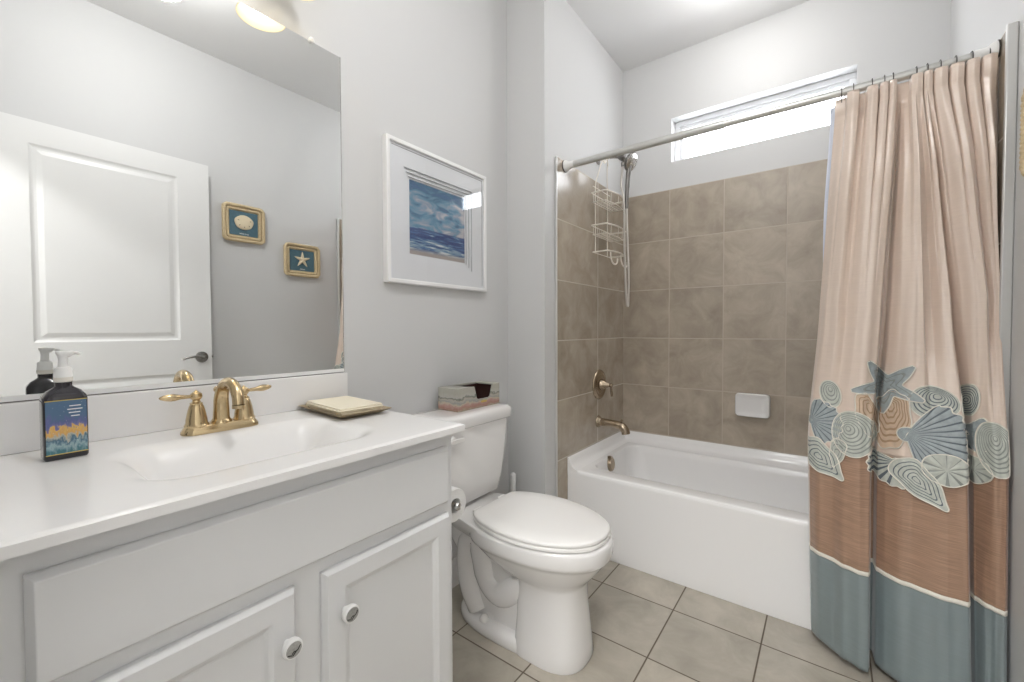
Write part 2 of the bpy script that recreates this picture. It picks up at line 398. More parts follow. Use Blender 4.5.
# false drawer front: bevelled slab
def slab(g, ya, yb, za, zb_, x0, t, bev):
    r = [[(x0, ya, za), (x0, yb, za), (x0, yb, zb_), (x0, ya, zb_)],
         [(x0+t*.45, ya, za), (x0+t*.45, yb, za), (x0+t*.45, yb, zb_), (x0+t*.45, ya, zb_)],
         [(x0+t, ya+bev, za+bev), (x0+t, yb-bev, za+bev), (x0+t, yb-bev, zb_-bev), (x0+t, ya+bev, zb_-bev)]]
    g.loft(r)
g = G(); slab(g, .278, 1.013, .70, .849, CF+.0003, .019, .008); obj('false_drawer_front', g, 'cab', van, bevel=.0012, angle=15)
def cab_door(ya, yb, knob_y):
    za, zc = .155, .672; x0 = CF+.0003; f = .057; t = .019
    g = G()
    def ring(x, i): return [(x, ya+i, za+i), (x, yb-i, za+i), (x, yb-i, zc-i), (x, ya+i, zc-i)]
    g.loft([ring(x0, 0), ring(x0+t*.45, 0), ring(x0+t, .007), ring(x0+t, f-.013), ring(x0+t-.002, f-.010), ring(x0+t-.004, f-.006), ring(x0+t-.009, f), ring(x0+t-.010, f+.004)])
    d = obj('door', g, 'cab', van, bevel=.0008, angle=12)
    kc = (x0+t, knob_y, .580)
    g = G(); g.lathe([(.007, 0), (.006, .010), (.009, .013), (.0165, .015), (.0175, .019), (.0175, .025), (.0155, .0275), (.0140, .0275)], kc, (1, 0, 0), 32, mi=0)
    g.lathe([(.0139, .0268), (.0139, .0277)], kc, (1, 0, 0), 32, mi=1)
    # dark sketch on the knob face
    fx = kc[0]+.0279
    g.tube([(fx, knob_y-.0115, .575), (fx, knob_y-.006, .5725), (fx, knob_y-.002, .570), (fx, knob_y+.003, .5755), (fx, knob_y+.007, .577), (fx, knob_y+.0115, .5835)], .0009, 6, mi=2)
    g.tube([(fx, knob_y-.004, .5735), (fx, knob_y+.000, .5775), (fx, knob_y+.004, .5755)], .0009, 6, mi=2)
    obj('knob', g, ['white_plastic', 'pewter_face', 'dark_metal'], d)
M['pewter_face'] = mat('knob_inlay', (.38, .38, .37), .4, .3, vary=.35, vscale=300)
cab_door(.262, .611, .590); cab_door(.664, 1.014, .707)

# ---- counter with integrated basin and backsplash
top = thing('sink_countertop', 'glossy white one piece vanity countertop with integrated basin and backsplash', 'countertop', (.28, .62, H))
def basin_h(x, y):
    cx, cy, hx, hy, r = .315, .64, .172, .245, .10
    dx, dy = abs(x-cx)-(hx-r), abs(y-cy)-(hy-r)
    d = math.hypot(max(dx, 0), max(dy, 0))+min(max(dx, dy), 0)-r   # signed distance, <0 inside
    t = min(max(-d/.14, 0), 1); t = t*t*t*(t*(6*t-15)+10)
    return -.115*t
g = G(); nx, ny = 76, 112; x1 = .572; ya, yb = FY+.002, VE
xs = [i/nx*x1 for i in range(nx+1)]; ys = [ya+(yb-ya)*j/ny for j in range(ny+1)]
def edge(x, y):  # rounded front and end edge
    e = max(x-(x1-.003), 0); f = max(y-(yb-.003), 0); q = min(math.hypot(e, f), .003)
    return -(0.003-math.sqrt(max(.003**2-q*q, 0)))
V = [[g.bm.verts.new((x, y, H+basin_h(x, y)+edge(x, y))) for x in xs] for y in ys]
for j in range(ny):
    for i in range(nx): g.bm.faces.new((V[j][i], V[j][i+1], V[j+1][i+1], V[j+1][i]))
zz = H-.0185
rim = [V[0][i] for i in range(nx+1)]+[V[j][nx] for j in range(1, ny+1)]+[V[ny][i] for i in range(nx-1, -1, -1)]+[V[j][0] for j in range(ny-1, 0, -1)]
low = [g.bm.verts.new((v.co.x, v.co.y, zz)) for v in rim]
for i in range(len(rim)):
    j = (i+1) % len(rim); g.bm.faces.new((rim[i], rim[j], low[j], low[i]))
obj('countertop', g, 'counter', top, angle=50)
g = G(); g.lathe([(.024, 0), (.024, .003), (.018, .004)], (.31, .64, H-.115), n=24); obj('sink_drain', g, 'gold', top)
obj('backsplash', G().box(.0005, .0227, YL-.028, VE, H+.0002, 1.010), 'counter', top, bevel=.002)

# ================================================================== FAUCET
fx, fy = .118, .637
fa = thing('bathroom_faucet', 'champagne gold two handle faucet with arched spout behind the sink basin', 'faucet', (fx, fy, H))
g = G()
def pl(sx, sy, r): return rrect(fx, fy, sx, sy, r, 6)
g.loft([[(x, y, H+.0005) for x, y in pl(.029, .084, .027)], [(x, y, H+.006) for x, y in pl(.029, .084, .027)], [(x, y, H+.011) for x, y in pl(.026, .081, .024)],
        [(x, y, H+.016) for x, y in pl(.024, .078, .022)], [(x, y, H+.020) for x, y in pl(.021, .075, .019)]])
obj('base_plate', g, 'gold', fa, angle=50)
g = G(); pts = [(fx, fy, H+.018), (fx+.001, fy, H+.05), (fx+.004, fy, H+.085), (fx+.024, fy, H+.113), (fx+.055, fy, H+.123), (fx+.086, fy, H+.115), (fx+.104, fy, H+.094), (fx+.108, fy, H+.074)]
sp = smooth_path(pts, 6); k = len(sp)
g.tube(sp, [.019-.0065*min(i/(k*.55), 1) for i in range(k)], 24)
g.lathe([(.0235, .018), (.022, .024), (.019, .028)], (fx, fy, H), n=24, cap0=False, cap1=False)
g.lathe([(.0135, 0), (.0135, .008)], (fx+.108, fy, H+.0655), n=20)
obj('spout', g, 'gold', fa, angle=40)
g = G(); g.lathe([(.003, .05), (.003, .092), (.006, .095), (.0065, .101), (.003, .106)], (fx-.03, fy, H-.035+.035), n=14); g.tube([(fx-.03, fy, H+.018), (fx-.03, fy, H+.06)], .003)
obj('lift_rod', g, 'gold', fa)
for sgn in (-1, 1):
    hy = fy+sgn*.052
    g = G(); g.lathe([(.0245, .016), (.0255, .021), (.0225, .026), (.0215, .036), (.0185, .052), (.015, .066), (.0125, .071), (.0135, .074), (.009, .077), (.0075, .081), (.011, .085), (.0130, .090), (.0115, .097), (.006, .101), (.0025, .104), (.001, .106)], (fx, hy, H), n=28)
    h = obj('handle_post', g, 'gold', fa, angle=30)
    a = Vector((-.10 if sgn > 0 else .08, sgn*1.0, .06)).normalized(); c = Vector((fx, hy, H+.0905))
    g = G(); g.lathe([(.004, .008), (.0045, .02), (.0055, .032), (.0080, .042), (.0088, .050), (.0075, .059), (.0055, .066), (.0035, .071), (.001, .073)], c, a, n=20)
    obj('lever', g, 'gold', h, angle=50)

# ================================================================== SOAP BOTTLE
bc = (.135, .362)
bt = thing('soap_bottle', 'dark foaming soap bottle with ocean picture label and white pump on the counter', 'soap bottle', (bc[0], bc[1], H))
BA = math.radians(2)
def brot(g): return g.rot(BA, 'Z', (bc[0], bc[1], H))
def brect(hx, hy, r, z): return [(x, y, z) for x, y in rrect(bc[0], bc[1], hx, hy, r, 3)]
g = G(); z = H+.0006
g.loft([brect(.019, .029, .004, z), brect(.0215, .0312, .007, z+.004), brect(.0215, .0312, .007, z+.116), brect(.020, .030, .007, z+.122), brect(.0165, .0235, .010, z+.132), brect(.0135, .0155, .012, z+.138), brect(.0125, .0125, .0120, z+.141), brect(.0125, .0125, .0120, z+.150)])
obj('bottle_body', brot(g), 'black', bt, angle=30)
def label_mat():
    m, t, b = nt('ocean_label'); N = t.nodes; L = t.links
    tc = N.new('ShaderNodeTexCoord'); sp = N.new('ShaderNodeSeparateXYZ'); L.new(tc.outputs['Generated'], sp.inputs[0])
    n = N.new('ShaderNodeTexNoise'); n.inputs['Scale'].default_value = 7; n.inputs['Detail'].default_value = 8; L.new(tc.outputs['Generated'], n.inputs['Vector'])
    ad = N.new('ShaderNodeMath'); ad.operation = 'MULTIPLY_ADD'; L.new(n.outputs[0], ad.inputs[0]); ad.inputs[1].default_value = .55; L.new(sp.outputs[2], ad.inputs[2])
    cr = N.new('ShaderNodeValToRGB'); e = cr.color_ramp.elements
    e[0].position = .28; e[0].color = (.05, .17, .21, 1); e[1].position = 1.0; e[1].color = (.07, .14, .24, 1)
    for p_, c in ((.42, (.30, .42, .45, 1)), (.52, (.05, .13, .20, 1)), (.60, (.42, .44, .38, 1)), (.66, (.62, .34, .10, 1)), (.74, (.66, .42, .12, 1)), (.77, (.17, .16, .33, 1)), (.88, (.10, .12, .28, 1))):
        q = e.new(p_); q.color = c
    L.new(ad.outputs[0], cr.inputs[0])
    vo = N.new('ShaderNodeTexVoronoi'); vo.inputs['Scale'].default_value = 14; L.new(tc.outputs['Generated'], vo.inputs['Vector'])
    mr = N.new('ShaderNodeMapRange'); mr.inputs[1].default_value = .05; mr.inputs[2].default_value = .12; mr.inputs[3].default_value = .75; mr.inputs[4].default_value = 0; L.new(vo.outputs[0], mr.inputs[0])
    mx = N.new('ShaderNodeMix'); mx.data_type = 'RGBA'; mx.inputs[7].default_value = (.8, .85, .85, 1); L.new(mr.outputs[0], mx.inputs[0]); L.new(cr.outputs[0], mx.inputs[6])
    L.new(mx.outputs[2], b.inputs['Base Color']); b.inputs['Roughness'].default_value = .3
    return m
M['label'] = label_mat()
M['gold_ink'] = mat('gold_ink', (.62, .45, .12), .4, .3)
g = G(); X = bc[0]+.0219
g.verts([(X, bc[1]-.0282, z+.012), (X, bc[1]+.0282, z+.012), (X, bc[1]+.0282, z+.114), (X, bc[1]-.0282, z+.114)], [(0, 1, 2, 3)], 0)
lab = obj('front_label', brot(g), 'label', bt, smooth=False)
for za in (.0105, .114):
    g = G(); g.box(X-.0003, X+.0005, bc[1]-.0288, bc[1]+.0288, z+za, z+za+.0016)
    obj('gold_border', brot(g), 'gold_ink', lab, smooth=False)
g = G()
for i, (a, b_) in enumerate(((.004, .02), (.001, .022), (.003, .019), (.006, .018))):
    g.box(X-.0001, X+.0006, bc[1]+a, bc[1]+b_, z+.102-i*.0066, z+.1038-i*.0066)
obj('label_print', brot(g), 'white_plastic', lab, smooth=False)
g = G(); g.lathe([(.0125, .149), (.0140, .151), (.0140, .157), (.0130, .160)], (bc[0], bc[1], z), n=24)
obj('bottle_collar', g, 'clear', bt)
g = G(); c = (bc[0], bc[1], z)
g.lathe([(.0135, .1585), (.0135, .163), (.0130, .166), (.0130, .174), (.0115, .177), (.0075, .179), (.0065, .195), (.0080, .200)], c, n=24)
obj('pump_collar', g, 'white_plastic', bt)
g = G(); g.loft([[(x, y, z+q_) for x, y in rrect(bc[0], bc[1]+.003, hx_, hy2, .005, 3)] for q_, hx_, hy2 in ((.199, .007, .009), (.204, .008, .012), (.2085, .008, .013), (.210, .007, .012))])
g.tube([(bc[0], bc[1]+.010, z+.2055), (bc[0], bc[1]+.020, z+.2055), (bc[0], bc[1]+.024, z+.203)], [.0038, .0034, .003], 10)
obj('pump_head', brot(g), 'white_plastic', bt, angle=50)
# ================================================================== TRAY + NAPKINS
tr = thing('guest_towel_tray', 'square bronze flared tray holding napkins at the end of the counter', 'tray', (.165, .935, H))
g = G(); tcx, tcy = .160, .950
def tq(h, k, z): return [(x, y, z) for x, y in rrect(tcx, tcy, h, k, .006, 3)]
g.loft([tq(.092, .055, H+.0006), tq(.106, .064, H+.003), tq(.130, .081, H+.014), tq(.132, .083, H+.0155), tq(.129, .080, H+.0147), tq(.104, .063, H+.0055), tq(.09, .054, H+.0040)])
g.rot(math.radians(-3), 'Z', (tcx, tcy, H))
obj('tray_body', g, 'tray', tr, angle=25)
for i, (dx, dy, hh, kk) in enumerate(((0, 0, .100, .060), (.002, .001, .104, .063), (-.002, -.001, .107, .066), (.001, -.002, .109, .068), (-.002, .0, .107, .066))):
    g = G(); z0 = H+.0060+i*.0048; zt_ = z0+.0045
    g.loft([[(x, y, z0) for x, y in rrect(tcx+dx, tcy+dy, hh, kk, .004, 2)], [(x, y, z0+.0022) for x, y in rrect(tcx+dx, tcy+dy, hh+.001, kk+.001, .004, 2)], [(x, y, zt_) for x, y in rrect(tcx+dx, tcy+dy, hh, kk, .004, 2)]])
    g.rot(math.radians(-3+random.uniform(-1.5, 1.5)), 'Z', (tcx, tcy, H))
    n_ = obj('paper_napkin', g, 'napkin', angle=30)
    tag(n_, ['lowest', 'second from bottom', 'middle', 'second from top', 'topmost'][i]+' cream folded napkin of the stack in the bronze tray', 'napkin', 'cream napkins stacked in the tray')

# ================================================================== FRAMED SEASCAPE
pic = thing('framed_seascape', 'white framed seascape print with wide mat on the wall above the toilet tank', 'picture', (0, 1.4925, 1.333))
PY0, PY1, PZ0, PZ1 = 1.214, 1.784, 1.336, 1.884
def pring(x, i): return [(x, PY0+i, PZ0+i), (x, PY1-i, PZ0+i), (x, PY1-i, PZ1-i), (x, PY0+i, PZ1-i)]
g = G(); g.loft([pring(.001, 0), pring(.027, 0), pring(.029, .003), pring(.029, .013), pring(.027, .016), pring(.010, .016)], cap1=False)
obj('frame', g, 'frame_white', pic, angle=20)
AY0, AY1, AZ0, AZ1 = 1.335, 1.650, 1.460, 1.752
g = G()
def aring(x, i): return [(x, AY0-i, AZ0-i), (x, AY1+i, AZ0-i), (x, AY1+i, AZ1+i), (x, AY0-i, AZ1+i)]
g.loft([pring(.020, .0155), aring(.020, .036), aring(.0155, .036), aring(.0155, .022), aring(.0115, .022), aring(.0115, .008), aring(.008, .008), aring(.008, 0)], cap0=False, cap1=False)
obj('mat_board', g, 'mat_white', pic, smooth=False)
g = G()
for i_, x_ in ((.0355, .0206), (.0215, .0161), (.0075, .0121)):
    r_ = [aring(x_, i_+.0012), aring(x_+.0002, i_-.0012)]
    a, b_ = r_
    # shade of the top and right cut edges, painted as dark lines
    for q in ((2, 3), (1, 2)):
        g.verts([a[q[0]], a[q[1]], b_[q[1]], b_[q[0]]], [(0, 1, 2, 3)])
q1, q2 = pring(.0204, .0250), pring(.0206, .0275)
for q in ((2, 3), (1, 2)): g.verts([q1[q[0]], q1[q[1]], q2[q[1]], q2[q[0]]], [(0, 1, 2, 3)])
obj('mat_shadow_line', g, 'shadow_line', pic, smooth=False)
def sea_mat():
    m, t, b = nt('seascape_painting'); N = t.nodes; L = t.links
    tc = N.new('ShaderNodeTexCoord'); sp = N.new('ShaderNodeSeparateXYZ'); L.new(tc.outputs['Generated'], sp.inputs[0])
    mp = N.new('ShaderNodeMapping'); mp.inputs['Scale'].default_value = (1, 2.2, 5); mp.inputs['Rotation'].default_value = (.25, 0, 0); L.new(tc.outputs['Generated'], mp.inputs[0])
    n = N.new('ShaderNodeTexNoise'); n.inputs['Scale'].default_value = 1.6; n.inputs['Detail'].default_value = 7; n.inputs['Distortion'].default_value = .8; L.new(mp.outputs[0], n.inputs['Vector'])
    sky = N.new('ShaderNodeValToRGB'); e = sky.color_ramp.elements
    e[0].position = .30; e[0].color = (.035, .11, .24, 1); e[1].position = .72; e[1].color = (.48, .46, .48, 1)
    q = e.new(.42); q.color = (.035, .12, .22, 1); q = e.new(.54); q.color = (.11, .25, .36, 1)
    q = e.new(.62); q.color = (.25, .29, .37, 1)
    # brighter toward the horizon
    ad = N.new('ShaderNodeMapRange'); ad.inputs[1].default_value = 1; ad.inputs[2].default_value = .42; ad.inputs[3].default_value = -.09; ad.inputs[4].default_value = .14; L.new(sp.outputs[2], ad.inputs[0])
    s_ = N.new('ShaderNodeMath'); s_.operation = 'ADD'; L.new(n.outputs[0], s_.inputs[0]); L.new(ad.outputs[0], s_.inputs[1]); L.new(s_.outputs[0], sky.inputs[0])
    mp2 = N.new('ShaderNodeMapping'); mp2.inputs['Scale'].default_value = (1, 3, 26); L.new(tc.outputs['Generated'], mp2.inputs[0])
    n2 = N.new('ShaderNodeTexNoise'); n2.inputs['Scale'].default_value = 1.3; n2.inputs['Detail'].default_value = 5; n2.inputs['Distortion'].default_value = .5; L.new(mp2.outputs[0], n2.inputs['Vector'])
    sea = N.new('ShaderNodeValToRGB'); e = sea.color_ramp.elements
    e[0].position = .38; e[0].color = (.015, .045, .17, 1); e[1].position = .72; e[1].color = (.62, .66, .68, 1)
    q = e.new(.5); q.color = (.05, .13, .28, 1); q = e.new(.6); q.color = (.22, .33, .42, 1)
    a2 = N.new('ShaderNodeMapRange'); a2.inputs[1].default_value = .40; a2.inputs[2].default_value = .05; a2.inputs[3].default_value = -.16; a2.inputs[4].default_value = .12; L.new(sp.outputs[2], a2.inputs[0])
    s2 = N.new('ShaderNodeMath'); s2.operation = 'ADD'; L.new(n2.outputs[0], s2.inputs[0]); L.new(a2.outputs[0], s2.inputs[1]); L.new(s2.outputs[0], sea.inputs[0])
    st = N.new('ShaderNodeMapRange'); st.inputs[1].default_value = .365; st.inputs[2].default_value = .385; L.new(sp.outputs[2], st.inputs[0])
    mx = N.new('ShaderNodeMix'); mx.data_type = 'RGBA'; L.new(st.outputs[0], mx.inputs[0]); L.new(sea.outputs[0], mx.inputs[6]); L.new(sky.outputs[0], mx.inputs[7])
    sd = N.new('ShaderNodeMapRange'); sd.inputs[1].default_value = .04; sd.inputs[2].default_value = .10; L.new(sp.outputs[2], sd.inputs[0])
    mx2 = N.new('ShaderNodeMix'); mx2.data_type = 'RGBA'; L.new(sd.outputs[0], mx2.inputs[0]); mx2.inputs[6].default_value = (.36, .32, .30, 1); L.new(mx.outputs[2], mx2.inputs[7])
    L.new(mx2.outputs[2], b.inputs['Base Color']); b.inputs['Roughness'].default_value = .5
    return m
M['sea'] = sea_mat()
obj('seascape_print', G().box(.005, .008, AY0-.001, AY1+.001, AZ0-.001, AZ1+.001), 'sea', pic, smooth=False)
obj('glass_pane', G().box(.0245, .0265, PY0+.0165, PY1-.0165, PZ0+.0165, PZ1-.0165), 'glass', pic, smooth=False)

# ================================================================== SHELL DECOR on the right wall (seen in the mirror)
def text_mesh(name, s, size, loc, rot, m, parent, ext=.0005):
    cu = bpy.data.curves.new(name, 'FONT'); cu.body = s; cu.size = size; cu.extrude = ext; cu.align_x = 'CENTER'
    to = bpy.data.objects.new('t', cu); COL.objects.link(to); bpy.context.view_layer.update()
    me = bpy.data.meshes.new_from_object(to.evaluated_get(bpy.context.evaluated_depsgraph_get())); bpy.data.objects.remove(to)
    me.materials.clear(); me.materials.append(M[m]); o = bpy.data.objects.new(name, me); COL.objects.link(o)
    o.parent = parent; o.location = Vector(loc)-wloc(parent); o.rotation_euler = rot; return o
def rope_frame(cy, cz, hy, hz, label, kind):
    t = thing('shell_wall_decor', label, 'wall decor', (XR, cy, cz-hz))
    g = G()
    def rr(hy_, hz_, r, x): return [(x, y, z) for y, z in rrect(cy, cz, hy_, hz_, r, 6)]
    for d_, rad in ((0.010, .011), (.030, .010)):
        path = [(XR-.014-(.006 if d_ < .02 else 0), y, z) for y, z in rrect(cy, cz, hy-d_, hz-d_, .03-d_*.5, 5)]
        # twisted rope: radius ripples along the path
        fine = []
        for i in range(len(path)):
            a, b_ = Vector(path[i]), Vector(path[(i+1) % len(path)]); n = max(1, int((b_-a).length/.004))
            fine += [a.lerp(b_, k/n) for k in range(n)]
        g.tube(fine, [rad*(1+.12*math.sin(i*2.1)) for i in range(len(fine))], 10, closed=True)
    obj('rope_frame', g, 'rope', t, angle=80)
    g = G(); g.loft([rr(hy-.006, hz-.006, .025, XR-.0005), rr(hy-.006, hz-.006, .025, XR-.012)]); obj('backing_board', g, 'rope', t, angle=30)
    g = G(); g.box(XR-.0150, XR-.0122, cy-hy+.044, cy+hy-.044, cz-hz+.044, cz+hz-.044); obj('blue_panel', g, 'decor_blue', t, smooth=False)
    g = G(); x0 = XR-.0155; n = 60
    if kind == 'sand_dollar':
        P = lambda r, a: (cy+math.cos(a)*r*.056*(1+.03*math.sin(5*a)), cz+.008+math.sin(a)*r*.047)
        prof = ((1, 0), (1.0, .004), (.9, .008), (.6, .011), (.3, .013), (.02, .0135))
    else:
        def P(r, a):
            k = (a/(2*PI/5)+.75) % 1.0; q = abs(k-.5)*2
            rad = .060*(.36+.64*(1-q)**-0.0 if False else (.36+.64*q**2.2))
            return (cy+math.cos(a)*r*rad, cz+.006+math.sin(a)*r*rad)
        prof = ((1, 0), (.97, .006), (.7, .011), (.3, .014), (.02, .016))
    rings = [[(x0-h, *P(r, 2*PI*i/n)) for i in range(n)] for r, h in prof]
    g.loft(rings)
    s_ = obj(kind, g, 'shellbone', t, angle=60)
    if kind == 'sand_dollar':
        for a in (270, 222, 318, 160, 20):
            g = G(); a = math.radians(a); rr_ = .036
            c = Vector((x0-.0095, cy+math.cos(a)*rr_, cz+.008+math.sin(a)*rr_*.8)); d = Vector((-.15, math.cos(a), math.sin(a))).normalized()
            g.tube([c-d*.006, c+d*.006], .0022, 8)
            obj('slot', g, 'dark_metal', s_)
    text_mesh('caption', 'sand dollar' if kind == 'sand_dollar' else 'starfish', .013, (XR-.0158, cy, cz-hz+.052), (PI/2, 0, -PI/2), 'white_plastic', t)
rope_frame(1.409, 1.855, .128, .122, 'square rope frame with sand dollar on blue, reflected in the mirror beside the door', 'sand_dollar')
rope_frame(1.791, 1.662, .132, .118, 'square rope frame with starfish on blue, reflected in the mirror near its right edge', 'starfish')

# ================================================================== DOOR (open against the right wall)
DY0, DY1, DXF, DXB = .275, 1.195, 1.695, 1.732
g = G()
g.box(DXF+.006, DXB-.006, DY0, DY1, .012, 2.155)
def panel_face(xf, sx):
    ys_ = [DY0, .470, 1.040, DY1]; rows = [(.012, .235), (.910, 1.095), (2.045, 2.155)]
    return ys_, rows
for xf, dr in ((DXF, 1), (DXB, -1)):
    # stiles and rails proud of the core
    for a, b_, c_, d_ in ((DY0, .47, .012, 2.155), (1.04, DY1, .012, 2.155), (.47, 1.04, .012, .235), (.47, 1.04, .905, 1.10), (.47, 1.04, 2.045, 2.155)):
        lo, hi = sorted((xf, xf+dr*.0061)); g.box(lo, hi, a, b_, c_, d_)
door = struct('door_1', g, 'trim', smooth=False)
for za, zc in ((.235, .905), (1.10, 2.045)):
    for xf, dr in ((DXF, 1), (DXB, -1)):
        g = G()
        def pr_(x, i): return [(xf+dr*x, .47+i, za+i), (xf+dr*x, 1.04-i, za+i), (xf+dr*x, 1.04-i, zc-i), (xf+dr*x, .47+i, zc-i)]
        g.loft([pr_(.0003, 0), pr_(.004, .008), pr_(.0055, .014), pr_(.0055, .024), pr_(.001, .045)], cap0=False)
        obj('door_panel', g, 'trim', door, smooth=False)
hz = .995; hyy = 1.142
for xf, dr in ((DXF, -1), (DXB, 1)):
    g = G(); g.lathe([(.033, 0), (.033, .004), (.030, .009), (.020, .012), (.011, .014), (.010, .034 if dr < 0 else .02)], (xf, hyy, hz), (dr, 0, 0), 32)
    if dr < 0:
        g.tube(smooth_path([(xf-.037, hyy+.006, hz), (xf-.040, hyy-.02, hz+.004), (xf-.040, hyy-.05, hz+.006), (xf-.040, hyy-.08, hz), (xf-.039, hyy-.105, hz-.007)], 5), [.0085]*6+[.0075]*7+[.006]*8, 12)
        g.lathe([(.011, .030), (.013, .036), (.011, .046), (.003, .050)], (xf, hyy, hz), (dr, 0, 0), 20)
    obj('door_handle', g, 'pewter', door, angle=40)
obj('latch_plate', G().box(DXF+.006, DXB-.006, DY1, DY1+.0015, hz-.028, hz+.028).box(DXF+.012, DXB-.012, DY1, DY1+.010, hz-.008, hz+.008), 'pewter', door)
for hz_ in (.25, 1.1, 1.95):
    g = G(); g.tube([(DXB+.004, DY0-.004, hz_-.045), (DXB+.004, DY0-.004, hz_+.045)], .005, 10); g.box(DXF+.01, DXB, DY0-.0015, DY0, hz_-.045, hz_+.045)
    obj('hinge', g, 'pewter', door)

# ================================================================== TOILET
TY = 1.53
toi = thing('toilet', 'white two piece toilet with closed lid between the vanity and bathtub', 'toilet', (.40, TY, 0))
def egg(x0, x1, hw, z, n=48, p=2.3, back=.42, sq=2.6):
    """outline with widest point at fraction back from the rear"""
    xc = x0+(x1-x0)*back; out = []
    for i in range(n):
        a = 2*PI*i/n; c, s_ = math.cos(a), math.sin(a)
        rx = (x1-xc) if c >= 0 else (xc-x0); e = p if c >= 0 else sq
        k = (abs(c)**e+abs(s_)**e)**(-1/e)
        out.append((xc+rx*c*k, TY+hw*s_*k, z))
    return out
# bowl + pedestal (one porcelain body)
g = G()
g.loft([egg(.44, .690, .118, .0008, p=2.6, sq=5), egg(.44, .694, .120, .012, p=2.6, sq=5), egg(.44, .690, .117, .05, p=2.6, sq=5), egg(.445, .682, .108, .14, p=2.6, sq=5), egg(.44, .676, .106, .20, p=2.5, sq=4),
        egg(.44, .676, .108, .262, p=2.4, sq=3.6), egg(.40, .682, .118, .278, p=2.3, sq=3), egg(.34, .704, .138, .300), egg(.28, .730, .160, .332), egg(.245, .747, .175, .360), egg(.228, .754, .181, .373),
        egg(.222, .764, .187, .377), egg(.22, .768, .190, .39), egg(.22, .768, .190, .425), egg(.222, .765, .187, .434), egg(.23, .758, .180, .437)])
bowl = obj('bowl', g, 'porc', toi, angle=50)
# rear deck under the tank
g = G()
def deck(x0, x1, h0, h1, z):
    n = 8; L_ = [(x0+(x1-x0)*i/n, TY-(h0+(h1-h0)*(i/n)**1.6), z) for i in range(n+1)]; R_ = [(x, 2*TY-y, z) for x, y, z in L_[::-1]]
    return L_+R_
g.loft([deck(.06, .28, .085, .12, .355), deck(.045, .31, .105, .15, .385), deck(.04, .34, .118, .178, .415), deck(.04, .34, .118, .178, .432), deck(.046, .338, .112, .172, .4365)])
obj('rear_deck', g, 'porc', toi, bevel=.006, seg=3, angle=40)
# rear column and trapway
g = G()
def col_(x0, x1, h, z): return [(x, y, z) for x, y in rrect((x0+x1)/2, TY, (x1-x0)/2, h, .035, 6)]
g.loft([col_(.175, .36, .085, .045), col_(.18, .36, .078, .08), col_(.175, .36, .070, .14), col_(.155, .36, .070, .20), col_(.125, .37, .078, .26), col_(.09, .38, .09, .32), col_(.07, .38, .10, .37)])
g.loft([[(x, y, z_) for x, y in rrect(.37, TY, .13, .080, .03, 6)] for z_ in (.04, .32)])
for sg in (-1, 1):
    yy = TY+sg*.044
    g.tube(smooth_path([(.50, yy, .27), (.43, yy+sg*.008, .20), (.36, yy+sg*.012, .155), (.30, yy+sg*.012, .19), (.275, yy+sg*.012, .27), (.25, yy+sg*.01, .335), (.205, yy+sg*.012, .31), (.195, yy+sg*.012, .22), (.215, yy+sg*.014, .13), (.25, yy+sg*.008, .06)], 6),
           [.052]*20+[.054]*35, 20)
obj('trapway', g, 'porc', toi, angle=60)
# foot flange
g = G()
def foot(x0, x1, h, z): return egg(x0, x1, h, z, p=2.5, back=.5, sq=2.6)
g.loft([foot(.135, .60, .118, .0008), foot(.13, .60, .122, .010), foot(.132, .60, .120, .030), foot(.14, .59, .112, .046), foot(.16, .57, .095, .052)])
obj('foot', g, 'porc', toi, angle=50)
for sg in (-1, 1):
    g = G(); g.lathe([(.019, 0), (.019, .006), (.015, .015), (.008, .021), (.001, .023)], (.305, TY+sg*.098, .047), n=20); obj('bolt_cap', g, 'seat', toi, angle=60)
# seat ring and lid
half = smooth_path([(.270, .095, 0), (.275, .122, 0), (.305, .148, 0), (.36, .172, 0), (.44, .187, 0), (.52, .188, 0), (.60, .173, 0), (.67, .142, 0), (.72, .103, 0), (.748, .057, 0), (.757, 0.0, 0)], 5)
def lid(o_, z, i=0):
    k = 1-o_/.19; kx = 1-o_/.25; cx_ = .51
    up_ = [(cx_+(v.x-cx_)*kx, TY+v.y*k, z) for v in half]; return up_+[(x, 2*TY-y, z) for x, y, _ in up_[::-1][1:]]
g = G(); g.loft([lid(.012, .4368), lid(.012, .4405), lid(-.001, .4415), lid(-.001, .4500), lid(.003, .4535)])
obj('seat_ring', g, 'seat', toi, angle=50)
g = G(); g.loft([lid(.012, .4530), lid(.012, .4570), lid(.0, .4575), lid(0, .4640), lid(.003, .467), lid(.010, .4695), lid(.024, .4705), lid(.028, .4715), lid(.06, .4725), lid(.12, .4732)])
obj('seat_lid', g, 'seat', toi, angle=50)
for sg in (-1, 1):
    g = G(); g.loft([[(x, y, z_) for x, y in rrect(.262, TY+sg*.075, .018, .024, .008, 3)] for z_ in (.4366, .458)]); obj('seat_hinge', g, 'seat', toi, bevel=.004, angle=40)
